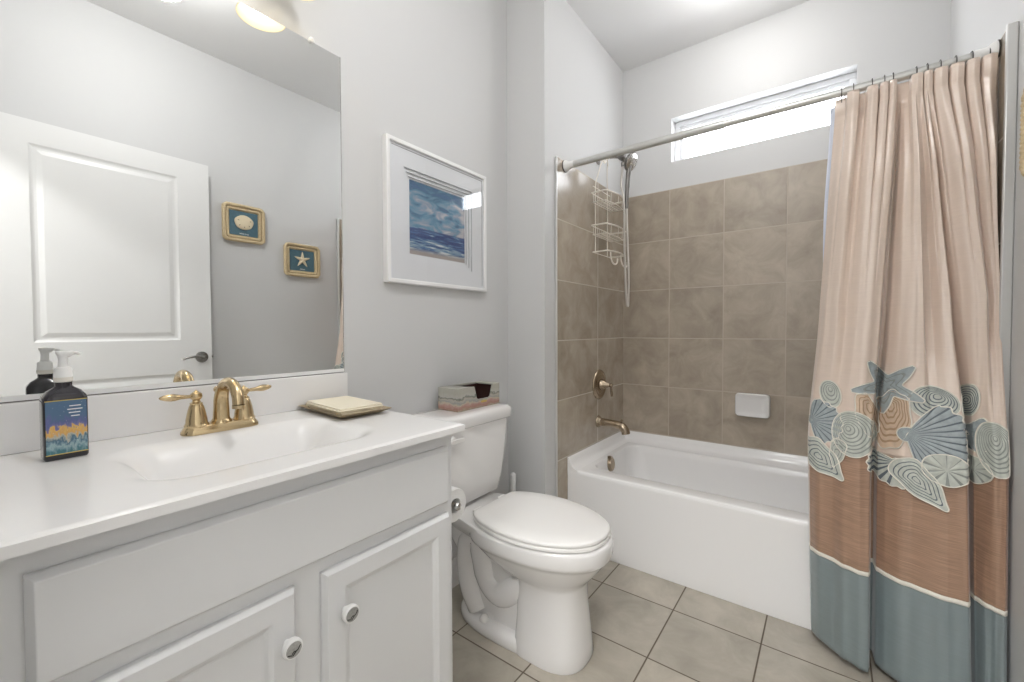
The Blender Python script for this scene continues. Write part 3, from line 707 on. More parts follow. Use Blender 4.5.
# tank
g = G()
def tk(xb, xf, hw, z, r=.035):
    pts = rrect((xb+xf)/2, TY, (xf-xb)/2, hw, r, 6); out = []
    for x, y in pts:
        bulge = .014*(1-((y-TY)/hw)**2) if x > (xb+xf)/2 else 0
        out.append((x+bulge, y, z))
    return out
g.loft([tk(.035, .165, .150, .447), tk(.028, .178, .165, .456), tk(.022, .188, .178, .52), tk(.02, .196, .195, .64), tk(.02, .200, .207, .766)])
tank = obj('tank', g, 'porc', toi, angle=50)
g = G(); g.loft([tk(.014, .206, .213, .7665), tk(.010, .212, .220, .772), tk(.010, .213, .222, .800), tk(.012, .210, .219, .812), tk(.020, .200, .208, .8195), tk(.05, .17, .17, .8205)])
obj('tank_lid', g, 'porc', toi, angle=50)
g = G(); g.lathe([(.017, 0), (.017, .006), (.012, .010)], (.2068, TY-.165, .733), (1, 0, 0), 20); g.loft([[(x, y, z_) for y, z_ in rrect(TY-.150, .731, .036, .0085, .008, 4)] for x in (.217, .225)])
obj('flush_lever', g, 'seat', tank, bevel=.002, angle=40)
g = G(); g.tube(smooth_path([(.03, TY-.22, .16), (.07, TY-.21, .17), (.10, TY-.19, .25), (.09, TY-.15, .40), (.09, TY-.14, .45)], 6), .005, 8); g.lathe([(.022, 0), (.022, .004), (.009, .006), (.009, .035)], (.001, TY-.22, .16), (1, 0, 0), 16)
obj('water_supply', g, 'chrome', toi)

# ---- napkin holder box on the tank
def drift_mat():
    m, t, b = nt('weathered_stripes'); N = t.nodes; L = t.links
    tc = N.new('ShaderNodeTexCoord'); sp = N.new('ShaderNodeSeparateXYZ'); L.new(tc.outputs['Generated'], sp.inputs[0])
    mp = N.new('ShaderNodeMapping'); mp.inputs['Scale'].default_value = (2, 4, 2); L.new(tc.outputs['Generated'], mp.inputs[0])
    n = N.new('ShaderNodeTexNoise'); n.inputs['Scale'].default_value = 2.2; n.inputs['Detail'].default_value = 6; L.new(mp.outputs[0], n.inputs['Vector'])
    a = N.new('ShaderNodeMath'); a.operation = 'MULTIPLY_ADD'; L.new(n.outputs[0], a.inputs[0]); a.inputs[1].default_value = .45; L.new(sp.outputs[2], a.inputs[2])
    cr = N.new('ShaderNodeValToRGB'); e = cr.color_ramp.elements
    e[0].position = .2; e[0].color = (.42, .37, .27, 1); e[1].position = 1; e[1].color = (.42, .41, .36, 1)
    for p_, c in ((.32, (.40, .22, .18, 1)), (.45, (.46, .30, .26, 1)), (.52, (.52, .45, .34, 1)), (.60, (.30, .31, .31, 1)), (.70, (.45, .42, .36, 1)), (.80, (.16, .17, .15, 1)), (.86, (.46, .46, .42, 1))):
        q = e.new(p_); q.color = c
    L.new(a.outputs[0], cr.inputs[0]); L.new(cr.outputs[0], b.inputs['Base Color']); b.inputs['Roughness'].default_value = .35; return m
M['drift'] = drift_mat()
bx0, bx1, by0, by1, bz0, bz1 = .035, .150, 1.455, 1.725, .8212, .915
nb = thing('napkin_box', 'weathered pastel striped box with cut-out front on the toilet tank lid', 'box', ((bx0+bx1)/2, (by0+by1)/2, bz0))
g = G(); th_ = .007
g.box(bx0, bx1, by0, by1, bz0, bz0+.006)                       # bottom
g.box(bx0, bx0+th_, by0, by1, bz0+.006, bz1)                   # rear
g.box(bx0+th_, bx1, by0, by0+th_, bz0+.006, bz1); g.box(bx0+th_, bx1, by1-th_, by1, bz0+.006, bz1)
ny0, ny1, nz = 1.560, 1.672, .858                              # notch
g.prism([(by0+th_, bz0+.006), (by1-th_, bz0+.006), (by1-th_, bz1), (ny1+.004, bz1), (ny1-.012, nz+.006), (ny1-.02, nz), (ny0+.02, nz), (ny0+.012, nz+.006), (ny0-.004, bz1), (by0+th_, bz1)], bx1-th_, bx1, 'yzx')
g.box(bx0+th_, bx1-th_, by0+th_, ny0-.03, bz1-.006, bz1); g.box(bx0+th_, bx1-th_, ny1+.006, by1-th_, bz1-.006, bz1)
g.prism([(bx1-th_, ny0-.03), (bx1-th_, ny0-.004), (bx0+th_, ny0-.075), (bx0+th_, ny0-.03)], bz1-.006, bz1, 'xyz')
obj('box_shell', g, 'drift', nb, bevel=.0015, angle=40)
g = G(); g.box(bx0+th_+.001, bx1-th_-.001, by0+th_+.001, by1-th_-.001, bz0+.0065, bz0+.012); g.box(bx0+th_+.0002, bx0+th_+.003, by0+th_, by1-th_, bz0+.012, bz1-.008); g.box(bx0+th_, bx1-th_-.001, by1-th_-.03, by1-th_-.027, bz0+.012, bz1-.007); g.box(bx0+th_, bx1-th_-.001, by0+th_+.03, by0+th_+.033, bz0+.012, bz1-.007)
obj('box_inside', g, 'burgundy', nb, smooth=False)  # inner boards in very dark burgundy
g = G(); g.loft([[(x, y, z_) for y, z_ in rrect(1.616, .8455, .019, .0045, .004, 4)] for x in (bx1, bx1+.0012)]); obj('gilt_emblem', g, 'gold_ink', nb)

# ---- paper roll on the vanity side
tp = thing('toilet_roll', 'white toilet paper roll on a holder at the end panel of the vanity', 'toilet paper', (.46, 1.09, .655))
g = G(); g.lathe([(.021, .39), (.046, .39), (.048, .393), (.048, .490), (.046, .493), (.021, .493)], (0, 1.088, .652), (1, 0, 0), 40, cap0=False, cap1=False); g.lathe([(.021, .496), (.021, .39)], (0, 1.088, .652), (1, 0, 0), 40, cap0=False, cap1=False)
obj('paper_roll', g, 'paper', tp, angle=40)
g = G(); g.lathe([(.009, .37), (.009, .498)], (0, 1.088, .652), (1, 0, 0), 16); g.lathe([(.004, .498), (.010, .500), (.012, .505), (.009, .510), (.002, .512)], (0, 1.088, .652), (1, 0, 0), 20)
for xx in (.378,): g.tube(smooth_path([(xx, CE+.004, .652), (xx, 1.068, .652), (xx, 1.088, .652)], 4), .008, 12); g.lathe([(.022, 0), (.022, .004), (.012, .009)], (xx, CE, .652), (0, 1, 0), 24)
obj('roll_holder', g, 'chrome', tp)

# ---- toilet brush
br = thing('toilet_brush', 'white toilet brush with rounded handle standing behind the toilet by the wall', 'toilet brush', (.095, 1.90, 0))
g = G(); g.lathe([(.045, .001), (.047, .01), (.042, .16), (.040, .165), (.036, .165), (.036, .02), (0, .02)], (.095, 1.90, 0), n=28, cap1=False); obj('brush_holder', g, 'white_plastic', br)
g = G(); g.tube(smooth_path([(.095, 1.90, .03), (.095, 1.90, .28), (.095, 1.90, .36), (.095, 1.90, .41), (.095, 1.90, .434), (.095, 1.90, .442)], 4), [.007]*7+[.013]*4+[.015]*6+[.010]*2+[.008, .003], 14)
obj('brush_handle', g, 'white_plastic', br, angle=80)

# ================================================================== BATHTUB
tub = thing('bathtub', 'white alcove bathtub with plain front apron below the tiled walls', 'bathtub', (.99, 2.57, 0))
ux0, ux1, uy0, uy1, uz = TX+.0008, TR-.0008, 2.188, TB-.0008, .412
g = G()
def rc(x0, x1, y0_, y1_, r, z, n=8): return [(x, y, z) for x, y in rrect((x0+x1)/2, (y0_+y1_)/2, (x1-x0)/2, (y1_-y0_)/2, r, n)]
g.loft([rc(ux0, ux1, uy0-.003, uy1, .002, .001), rc(ux0, ux1, uy0-.003, uy1, .002, .072), rc(ux0, ux1, uy0+.002, uy1, .002, .098), rc(ux0, ux1, uy0+.004, uy1, .002, .37), rc(ux0, ux1, uy0+.002, uy1, .002, .392),
        rc(ux0, ux1, uy0+.0025, uy1, .002, .400), rc(ux0, ux1, uy0+.006, uy1, .003, .4075), rc(ux0, ux1, uy0+.013, uy1, .004, .4115), rc(ux0+.003, ux1-.003, uy0+.018, uy1-.003, .006, uz),
        rc(ux0+.072, ux1-.07, uy0+.090, uy1-.070, .085, uz), rc(ux0+.082, ux1-.078, uy0+.100, uy1-.080, .09, uz-.003), rc(ux0+.088, ux1-.086, uy0+.106, uy1-.087, .09, uz-.012),
        rc(ux0+.092, ux1-.10, uy0+.110, uy1-.092, .09, uz-.04), rc(ux0+.105, ux1-.15, uy0+.122, uy1-.10, .11, .24), rc(ux0+.13, ux1-.24, uy0+.14, uy1-.12, .12, .14), rc(ux0+.17, ux1-.32, uy0+.17, uy1-.155, .11, .108), rc(ux0+.25, ux1-.45, uy0+.21, uy1-.20, .09, .103)])
fl = [(0, .40), (0, .474), (.005, .4742), (.009, .470), (.015, .450), (.024, .432), (.038, .419), (.056, .4125), (.062, .400)]
g.loft([[(ux0+d, uy0+.003, z) for d, z in fl], [(ux0+d, uy1-d, z) for d, z in fl], [(ux1-d, uy1-d, z) for d, z in fl], [(ux1-d, uy0+.003, z) for d, z in fl]])
obj('tub_shell', g, 'tub', tub, angle=30)
g = G(); oy, ozz = 2.535, .366
g.lathe([(.045, -.006), (.045, .010), (.042, .020), (.034, .023), (.033, .026), (.010, .027)], (ux0+.080, oy, ozz), (1, 0, .14), 36); obj('overflow_plate', g, 'nickel', tub)
g = G(); g.lathe([(.03, 0), (.03, .004), (.02, .006)], (ux0+.30, oy, .1035), n=28); obj('tub_drain', g, 'nickel', tub)
# ---- tile flange gap (dark caulk beside apron)
# ---- tub spout
ts = thing('tub_spout', 'brushed nickel tub spout on the tiled wall above the tub end', 'tub spout', (TX, 2.56, .60))
g = G(); sy = 2.565; sz = .600
g.lathe([(.036, .0008), (.036, .004), (.032, .010), (.024, .018), (.021, .026)], (TX, sy, sz), (1, 0, 0), 32)
g.tube(smooth_path([(TX+.02, sy, sz), (TX+.07, sy, sz-.001), (TX+.115, sy, sz-.004), (TX+.150, sy, sz-.012), (TX+.170, sy, sz-.034), (TX+.175, sy, sz-.052)], 6), [.0225]*6+[.022]*6+[.023]*6+[.0245]*6+[.024]*7, 24)
obj('spout_body', g, 'nickel', ts, angle=40)
g = G(); g.lathe([(.003, 0), (.003, .012), (.007, .014), (.007, .022), (.003, .025)], (TX+.148, sy, sz+.004), (.1, 0, 1), 14); obj('diverter_knob', g, 'nickel', ts)
# ---- valve
sv = thing('shower_valve', 'round brushed nickel shower valve plate with lever handle above the tub spout', 'shower valve', (TX, 2.575, .822))
vy, vz = 2.575, .822
g = G(); g.lathe([(.090, .0008), (.090, .004), (.086, .010), (.074, .015), (.070, .012), (.058, .012), (.052, .015), (.034, .017)], (TX, vy, vz), (1, 0, 0), 48); obj('escutcheon', g, 'nickel', sv, angle=25)
g = G(); g.lathe([(.034, .017), (.033, .024), (.026, .036), (.018, .052), (.013, .064), (.010, .070), (.012, .074), (.013, .080), (.009, .086), (.002, .088)], (TX, vy, vz), (1, 0, 0), 32)
g.tube([(TX+.079, vy, vz-.004), (TX+.080, vy, vz-.028), (TX+.083, vy, vz-.05), (TX+.084, vy, vz-.066)], [.0045, .006, .0075, .006], 14)
obj('lever_handle', g, 'nickel', sv, angle=40)
# ---- shower head
sh = thing('hand_shower', 'handheld shower head on a wall arm with long looping hose', 'shower head', (TX, 2.575, 2.15))
hy_ = 2.575
g = G(); g.lathe([(.028, 0), (.028, .003), (.02, .008), (.010, .010)], (T+.0008, hy_, 2.165), (1, 0, 0), 24)
g.tube(smooth_path([(T+.005, hy_, 2.165), (.28, hy_, 2.166), (.33, hy_, 2.160), (.372, hy_, 2.148)], 5), .0095, 14)
obj('shower_arm', g, 'pewter', sh)
g = G(); g.lathe([(.014, 0), (.018, .012), (.018, .03), (.012, .036)], (.366, hy_, 2.153), (.7, 0, -.5), 20)
g.tube([(.392, hy_, 2.128), (.418, hy_, 2.112)], .014, 14)
g.lathe([(.010, 0), (.012, -.012), (.010, -.03)], (.388, hy_, 2.12), (0, 0, 1), 14)
obj('bracket', g, 'dark_pewter', sh)
d = Vector((.83, -.12, -.42)).normalized(); hc = Vector((.432, hy_, 2.105))
g = G(); g.lathe([(.012, -.03), (.026, -.022), (.046, -.010), (.052, .0), (.052, .006), (.049, .010)], hc, d, 36); obj('head_body', g, 'dark_pewter', sh, angle=40)
g = G(); g.lathe([(.0485, .010), (.044, .0135), (.001, .0145)], hc, d, 36)
u_ = d.orthogonal().normalized(); v_ = d.cross(u_)
for rr_, nn in ((.012, 6), (.024, 12), (.037, 18)):
    for i in range(nn):
        a = 2*PI*i/nn; g.lathe([(.0028, .0125), (.0018, .017)], hc+(u_*math.cos(a)+v_*math.sin(a))*rr_, d, 6)
obj('spray_face', g, 'chrome', sh, angle=40)
g = G(); g.tube(smooth_path([(.425, hy_, 2.085), (.418, hy_, 2.03), (.412, hy_, 1.95), (.410, hy_, 1.87), (.410, hy_, 1.845)], 5), [.014]*5+[.0125]*5+[.011]*5+[.0105]*6, 16); obj('hand_grip', g, 'dark_pewter', sh, angle=60)
g = G(); g.tube(smooth_path([(.388, hy_, 2.095), (.383, hy_-.005, 2.05), (.382, hy_-.012, 1.98), (.398, hy_-.016, 1.90), (.402, hy_-.016, 1.80), (.404, hy_-.014, 1.6), (.410, hy_-.010, 1.40), (.414, hy_-.004, 1.305), (.417, hy_, 1.288), (.420, hy_+.004, 1.305), (.421, hy_+.006, 1.45), (.414, hy_+.006, 1.65), (.410, hy_+.002, 1.78), (.410, hy_, 1.85)], 6), .0062, 10)
obj('hose', g, 'hose', sh, angle=60)
# ================================================================== SHOWER CADDY
cd = thing('shower_caddy', 'wire shower caddy with three basket tiers hanging from the shower arm', 'shower caddy', (.31, 2.56, 1.52))
cy0, cy1, cxb, cxf = 2.425, 2.695, .262, .352
def hoop(z, x0_, x1_, ya, yb, bow):
    n = 10; pts = [(x0_, ya, z)]
    pts += [(x0_+(x1_-x0_)*min(1, i/2), ya, z) for i in (1, 2)]
    pts += [(x1_+bow*math.sin(PI*i/n), ya+(yb-ya)*i/n, z) for i in range(1, n)]
    pts += [(x1_, yb, z), (x0_, yb, z)]
    return pts
g = G()
hk = (.296, 2.56, 2.150)
for sg in (-1, 1):
    yb_ = 2.56+sg*.082
    g.tube(smooth_path([(hk[0], 2.56+sg*.004, hk[2]), (hk[0]-.004, 2.56+sg*.022, hk[2]-.03), (cxb+.02, 2.56+sg*.035, 2.13), (cxb+.006, 2.56+sg*.062, 2.05), (cxb, yb_, 1.98), (cxb, yb_, 1.80), (cxb, yb_, 1.60)], 6), .0032, 8)
g.tube(smooth_path([(hk[0]-.014, 2.556, 2.135), (hk[0]-.016, 2.556, 2.165), (hk[0]-.004, 2.56, 2.181), (hk[0]+.010, 2.564, 2.172), (hk[0]+.012, 2.564, 2.148)], 5), .003, 8)
g.tube([(cxb, cy0+.02, 1.97), (cxb, cy1-.02, 1.97)], .002, 8)
obj('hanger_frame', g, 'caddy', cd, angle=80)
for tz, ya, yb, dp, grid in ((1.925, cy0, cy1, .050, 1), (1.742, cy0, cy1, .050, 1), (1.595, cy0+.02, cy1-.02, .028, 0)):
    g = G()
    g.tube(smooth_path(hoop(tz, cxb, cxf, ya, yb, .022), 3), .0048, 8)
    g.tube([(cxb, ya, tz), (cxb, yb, tz)], .0026, 8)
    if grid:
        zb_ = tz-dp
        g.tube(smooth_path(hoop(zb_, cxb+.004, cxf-.012, ya+.012, yb-.012, .016), 3), .0026, 8); g.tube([(cxb+.004, ya+.012, zb_), (cxb+.004, yb-.012, zb_)], .0022, 8)
        for i in range(9):
            yy = ya+.022+(yb-ya-.044)*i/8; xf = cxf-.012+.014*math.sin(PI*(i+.5)/9)
            g.tube([(cxb+.001, yy, tz), (cxb+.003, yy, zb_), (xf, yy, zb_)], .0014, 6)
        for i in (2, 5, 8): 
            yy = ya+(yb-ya)*i/10; xf = cxf-.008+.02*math.sin(PI*i/10)
            g.tube([(xf, yy, zb_), (xf+.004, yy, tz)], .0014, 6)
        for xx in (.285, .315): g.tube([(xx, ya+.014, zb_), (xx, yb-.014, zb_)], .0014, 6)
    obj('basket', g, 'caddy', cd, angle=80)
for yy in (2.475, 2.625):
    g = G(); g.tube(smooth_path([(cxf+.004, yy, 1.594), (cxf+.006, yy, 1.565), (cxf+.012, yy+.006, 1.535), (cxf+.020, yy+.022, 1.522), (cxf+.026, yy+.040, 1.532), (cxf+.026, yy+.046, 1.555)], 6), .0044, 8); obj('hook', g, 'caddy', cd, angle=80)

# ================================================================== SOAP DISH
sdx, sdz = 1.009, .7265
g = G()
def sd_r(hx, hz_, r, y): return [(x, y, z) for x, z in rrect(sdx, sdz, hx, hz_, r, 6)]
g.loft([sd_r(.080, .060, .016, TB-.0006), sd_r(.084, .064, .018, TB-.010), sd_r(.086, .066, .02, TB-.040), sd_r(.085, .065, .02, TB-.052), sd_r(.081, .061, .018, TB-.058), sd_r(.076, .056, .015, TB-.058), sd_r(.070, .050, .012, TB-.054), sd_r(.04, .03, .01, TB-.053)])
tag(obj('soap_dish', g, 'porc', angle=40), 'white rounded ceramic soap dish mounted on the back tile wall over the tub', 'soap dish')

# ================================================================== CURTAIN ROD
RY, RZ = 2.166, 2.001
rod = thing('curtain_rod', 'straight metal tension rod spanning the tub alcove above the curtain', 'curtain rod', (1, RY, RZ-.03))
g = G(); g.tube([(TX+.03, RY, RZ), (.99, RY, RZ)], .0168, 24); g.tube([(.99, RY, RZ), (TR-.03, RY, RZ)], .0140, 24); obj('rod_tube', g, 'rod', rod, angle=50)
for xx, d_ in ((TX, 1), (TR, -1)):
    g = G(); g.lathe([(.029, .0006), (.030, .006), (.027, .014), (.019, .026), (.018, .050), (.0172, .055)], (xx, RY, RZ), (d_, 0, 0), 32); e_ = obj('end_flange', g, 'white_plastic', rod, angle=40)
    g = G(); g.lathe([(.0305, .0005), (.0312, .0025), (.0305, .0045)], (xx, RY, RZ), (d_, 0, 0), 32); obj('rubber_pad', g, 'dark_metal', e_)

# ================================================================== SHOWER CURTAIN
CT, CBZ, Z_BR, Z_ST = 1.982, .028, .735, .345
def lerp(a, b, t): return a+(b-a)*t
def cr1(P, s):
    """P sorted list of (s, x, y): monotone-ish smooth interpolation"""
    for i in range(len(P)-1):
        if s <= P[i+1][0] or i == len(P)-2:
            a, b = P[i], P[i+1]; t = min(max((s-a[0])/(b[0]-a[0]), 0), 1); tt = t*t*(3-2*t); q = .55*t+.45*tt
            return lerp(a[1], b[1], t), lerp(a[2], b[2], q)
# top header: flat stiff pleats in front, tucked fabric between
hd = [(1.387, 1.420), (1.441, 1.470), (1.475, 1.497), (1.499, 1.518), (1.552, 1.580), (1.582, 1.603), (1.606, 1.637), (1.642, 1.673), (1.678, 1.706), (1.711, 1.742)]
S_AB, S_BC = .34, .66
def s_top(x):   # piecewise: left edge .. crease AB .. crease BC .. right edge
    k = [(1.354, 0), (1.532, S_AB), (1.590, S_BC), (1.747, 1.0)]
    for (x0, a), (x1, b) in zip(k, k[1:]):
        if x <= x1: return a+(b-a)*(x-x0)/(x1-x0)
    return 1.0
top_p = [(0, 1.354, 2.178)]
for i, (a, b) in enumerate(hd):
    top_p += [(s_top(a-.002), a-.002, 2.172), (s_top(a+.001), a+.001, 2.132), (s_top((a+b)/2), (a+b)/2, 2.126), (s_top(b-.001), b-.001, 2.132)]
    nx_ = hd[i+1][0] if i < 9 else 1.747
    top_p += [(s_top(min(b+.002, nx_)), b+.002, 2.172)] if nx_-b > .006 or i == 9 else []
top_p += [(1.0, 1.7475, 2.150)]
top_p.sort()
tp2 = [top_p[0]]
for q in top_p[1:]:
    if q[0] > tp2[-1][0]+1e-4: tp2.append(q)
top_p = tp2
mid_p = [(0, 1.318, 2.170), (.05, 1.338, 2.125), (.11, 1.37, 2.098), (.15, 1.395, 2.112), (.20, 1.425, 2.085), (.26, 1.458, 2.080), (.31, 1.482, 2.088), (.335, 1.490, 2.125), (S_AB, 1.493, 2.170), (.355, 1.504, 2.170), (.372, 1.511, 2.120), (.40, 1.533, 2.092), (.46, 1.565, 2.072), (.50, 1.582, 2.070), (.525, 1.588, 2.115), (.56, 1.606, 2.120), (.61, 1.628, 2.092), (.645, 1.645, 2.088), (S_BC, 1.651, 2.135), (.70, 1.672, 2.094), (.75, 1.694, 2.068), (.80, 1.716, 2.066), (.84, 1.726, 2.105), (.89, 1.737, 2.084), (.95, 1.748, 2.094), (1, 1.7485, 2.150)]
low_p = [(0, 1.287, 2.160), (.03, 1.293, 2.118), (.09, 1.325, 2.088), (.15, 1.36, 2.082), (.21, 1.395, 2.058), (.27, 1.433, 2.040), (.315, 1.458, 2.046), (.332, 1.464, 2.075), (S_AB, 1.467, 2.160), (.352, 1.477, 2.160), (.366, 1.482, 2.105), (.39, 1.503, 2.085), (.44, 1.545, 2.060), (.50, 1.590, 2.042), (.57, 1.635, 2.026), (.635, 1.674, 2.022), (.652, 1.682, 2.045), (S_BC, 1.685, 2.130), (.675, 1.693, 2.128), (.71, 1.700, 2.075), (.78, 1.720, 2.046), (.86, 1.738, 2.028), (.93, 1.752, 2.022), (.97, 1.760, 2.030), (.985, 1.7605, 2.05), (1, 1.7605, 2.066)]
bot_p = [(0, 1.305, 2.160), (.03, 1.308, 2.128), (.09, 1.335, 2.098), (.15, 1.368, 2.066), (.21, 1.400, 2.036), (.27, 1.438, 2.014), (.315, 1.460, 2.016), (.332, 1.466, 2.040), (S_AB, 1.469, 2.140), (.352, 1.478, 2.140), (.366, 1.483, 2.070), (.39, 1.506, 2.044), (.44, 1.545, 2.014), (.50, 1.590, 1.996), (.57, 1.645, 1.985), (.635, 1.690, 1.990), (.652, 1.697, 2.010), (S_BC, 1.698, 2.100), (.675, 1.705, 2.098), (.71, 1.711, 2.046), (.78, 1.724, 2.018), (.86, 1.740, 2.006), (.93, 1.754, 2.002), (.97, 1.761, 2.008), (.985, 1.7612, 2.03), (1, 1.7612, 2.05)]
def sm(a, b, z): t = min(max((z-a)/(b-a), 0), 1); return t*t*(3-2*t)
def cur(s, z):
    if z >= 1.93: x, y = cr1(top_p, s)
    elif z >= 1.25:
        t = (z-1.25)/(1.93-1.25); a, b = cr1(mid_p, s), cr1(top_p, s)
        x = lerp(a[0], b[0], t); q = .35*t+.65*t**5; y = lerp(a[1], b[1], q)
        y -= .016*math.sin(PI*sm(1.45, 1.93, z))-.030*q*(1-q)*2
    elif z >= .75:
        t = sm(.75, 1.25, z)*.6+.4*(z-.75)/.5; a, b = cr1(low_p, s), cr1(mid_p, s); x, y = lerp(a[0], b[0], t), lerp(a[1], b[1], t)
    else:
        t = (z-CBZ)/(.75-CBZ); t = min(max(t, 0), 1); a, b = cr1(bot_p, s), cr1(low_p, s)
        x, y = lerp(a[0], b[0], t**.8), lerp(a[1], b[1], t)
    y += .006*math.exp(-((z-1.918)/.010)**2)
    k = min(max((1.9-z)/.3, 0), 1)
    y += k*.012*noise.noise(Vector((s*15, z*1.1, 3.1)))+k*.0018*noise.noise(Vector((s*24, z*9, 7.7)))
    return x, y
def srange():
    out = []; n = 300
    return [i/n for i in range(n+1)]
curt = thing('shower_curtain', 'satin shower curtain, peach over brown and blue-grey bands, with shell patches', 'shower curtain', (1.53, 2.08, 0.0))
def panel(name, z0, z1, nz, m, out=0.0):
    g = G(); SS = srange(); V = []
    uvs = {}
    for j in range(nz+1):
        z = z0+(z1-z0)*j/nz; row = []
        for s in SS:
            x, y = cur(s, z); v = g.bm.verts.new((x, y-out, z)); row.append(v)
        V.append(row)
    for j in range(nz):
        for i in range(len(SS)-1): g.bm.faces.new((V[j][i], V[j][i+1], V[j+1][i+1], V[j+1][i]))
    o = obj(name, g, m, curt, angle=180)
    md = o.modifiers.new('s', 'SOLIDIFY'); md.thickness = .0014; md.offset = 0
    return o
panel('upper_panel', Z_BR, CT, 90, 'peach')
panel('middle_band', Z_ST, Z_BR, 30, 'brown')
panel('lower_band', CBZ, Z_ST, 26, 'bluegrey')
panel('piping', Z_ST-.007, Z_ST+.007, 3, 'cream', .0022)

# envelope lookup: y of the curtain front at world x, z
_cache = {}
def env(x, z):
    kz = round(z, 3)
    if kz not in _cache:
        _cache[kz] = [cur(i/500, kz) for i in range(501)]
    L_ = _cache[kz]; best = None
    for a, b in zip(L_, L_[1:]):
        lo, hi = (a[0], b[0]) if a[0] <= b[0] else (b[0], a[0])
        if lo-1e-9 <= x <= hi+1e-9:
            t = 0 if abs(b[0]-a[0]) < 1e-9 else (x-a[0])/(b[0]-a[0]); y = a[1]+(b[1]-a[1])*t
            best = y if best is None else min(best, y)
    if best is None: best = L_[0][1] if x < L_[0][0] else L_[-1][1]
    return best
def patch(name, label, cx, cz, bound, fill, line, mode, n_l, off=.003, K=72, R=16, umbo=(0, 0), edge_m='cream'):
    """bound(a)->(dx,dz) outline; polar grid around the umbo; mode 'rays' or 'rings' gives the stitched lines"""
    g = G(); rows = []; ox, oz = cx+umbo[0], cz+umbo[1]
    outl = [bound(2*PI*i/K) for i in range(K)]
    def P(i, r):
        bx_, bz_ = outl[i % K]; x = ox+(cx+bx_-ox)*r; z = oz+(cz+bz_-oz)*r
        x = min(max(x, cur(0, z)[0]+.001), cur(1, z)[0]-.001)
        ph = (i*n_l/K) if mode == 'rays' else r*n_l
        rel = .0016*(.5+.5*math.cos(2*PI*ph))*min(1, r*2)
        return (x, env(x, z)-off-rel, z)
    c0 = g.bm.verts.new(P(0, 0.0001))
    prev = None
    for j in range(1, R+1):
        row = [g.bm.verts.new(P(i, j/R)) for i in range(K)]
        for i in range(K):
            k = (i+1) % K
            if prev is None: f = g.bm.faces.new((c0, row[i], row[k]))
            else: f = g.bm.faces.new((prev[i], row[i], row[k], prev[k]))
            if mode == 'rays': q = (i*n_l/K) % 1; dark = .4 < q < .4+max(.2, n_l/K*.99) and j > 1
            else: q = (j*n_l/R) % 1; dark = q < n_l/R*.99 and 0 < j < R
            f.material_index = 1 if dark else 0
        prev = row
    o = obj(name, g, [fill, line], curt, angle=180)
    md = o.modifiers.new('s', 'SOLIDIFY'); md.thickness = .0012; md.offset = 0
    g = G(); g.tube([P(i, 1.0) for i in range(K)], .0019, 6, closed=True)
    obj('cord_edge', g, edge_m, o, angle=180)
    if label: o['label'] = label
    return o
def ell(rx, rz, rot=0, lob=0, amp=0, ph=0):
    def f(a):
        k = 1+amp*math.cos(lob*a+ph); x, z = rx*math.cos(a)*k, rz*math.sin(a)*k
        return (x*math.cos(rot)-z*math.sin(rot), x*math.sin(rot)+z*math.cos(rot))
    return f
def fan(rad, dirn, spread, lobes):
    def f(a):
        # a measured from the fan direction
        d_ = (a-dirn+PI) % (2*PI)-PI
        t = abs(d_)/(spread/2)
        if t < 1: r = rad*(1-.10*t*t+.035*math.cos(d_/spread*2*PI*lobes))
        else:
            q = min((t-1)/.28, 1); r = lerp(rad*.90, rad*.16, q*q*(3-2*q))
        return (r*math.cos(a), r*math.sin(a))
    return f
def star(R_, rot):
    def f(a):
        k = ((a-rot)/(2*PI/5)) % 1.0; q = abs(k-.5)*2
        r = R_*(.36+.64*q**1.9); r = min(r, R_*.90)
        return (r*math.cos(a), r*math.sin(a))
    return f
def conch(L_, W_, rot):
    def f(a):
        c, s_ = math.cos(a), math.sin(a); x = L_*c; z = W_*s_*(1-.55*c)*(1+.10*math.cos(5*a)); 
        return (x*math.cos(rot)-z*math.sin(rot), x*math.sin(rot)+z*math.cos(rot))
    return f
D = math.radians
patch('clam_patch', 'small pale clam patch near the left edge', 1.352, .925, ell(.030, .048, .2), 'patch_grey', 'stitch_light', 'rings', 5, umbo=(0, .02), R=14)
patch('scallop_patch', 'blue scallop patch at the left edge', 1.297, .822, fan(.090, D(5), D(150), 9), 'patch_blue', 'stitch', 'rays', 26, off=.0045, K=104)
patch('leaf_shell_patch', 'narrow pale shell tip patch', 1.372, .722, conch(.052, .020, D(-100)), 'patch_grey', 'stitch_light', 'rings', 3, off=.005, R=12)
patch('conch_patch', 'pale conch patch low at the left edge', 1.330, .690, conch(.080, .046, D(-42)), 'patch_grey', 'stitch', 'rings', 5, off=.006, umbo=(-.01, .01), R=20)
patch('whelk_patch', 'tan whelk patch half hidden in the fold', 1.452, .868, ell(.030, .075, .25, 6, .05), 'patch_cream', 'stitch_tan', 'rings', 4, umbo=(.005, .03), R=16)
patch('moon_snail_patch', 'round pale green moon snail patch', 1.418, .800, ell(.062, .076, 0, 3, .03), 'patch_grey', 'stitch_light', 'rings', 8, off=.005, umbo=(-.018, .018), R=24)
patch('starfish_patch', 'blue-grey starfish patch across the fold', 1.500, .965, star(.104, D(48)), 'patch_blue', 'stitch_light', 'rings', 3, off=.005, K=120, R=12)
patch('whelk_patch', 'tan whelk patch under the starfish', 1.512, .855, ell(.044, .098, -.12, 7, .05), 'patch_cream', 'stitch_tan', 'rings', 7, off=.004, umbo=(.0, .05), R=22)
patch('clam_patch', 'blue-grey clam patch at the top of the middle fold', 1.606, .925, ell(.056, .050, -.15, 3, .04), 'patch_grey', 'stitch', 'rings', 7, off=.003, umbo=(.012, .022), R=22)
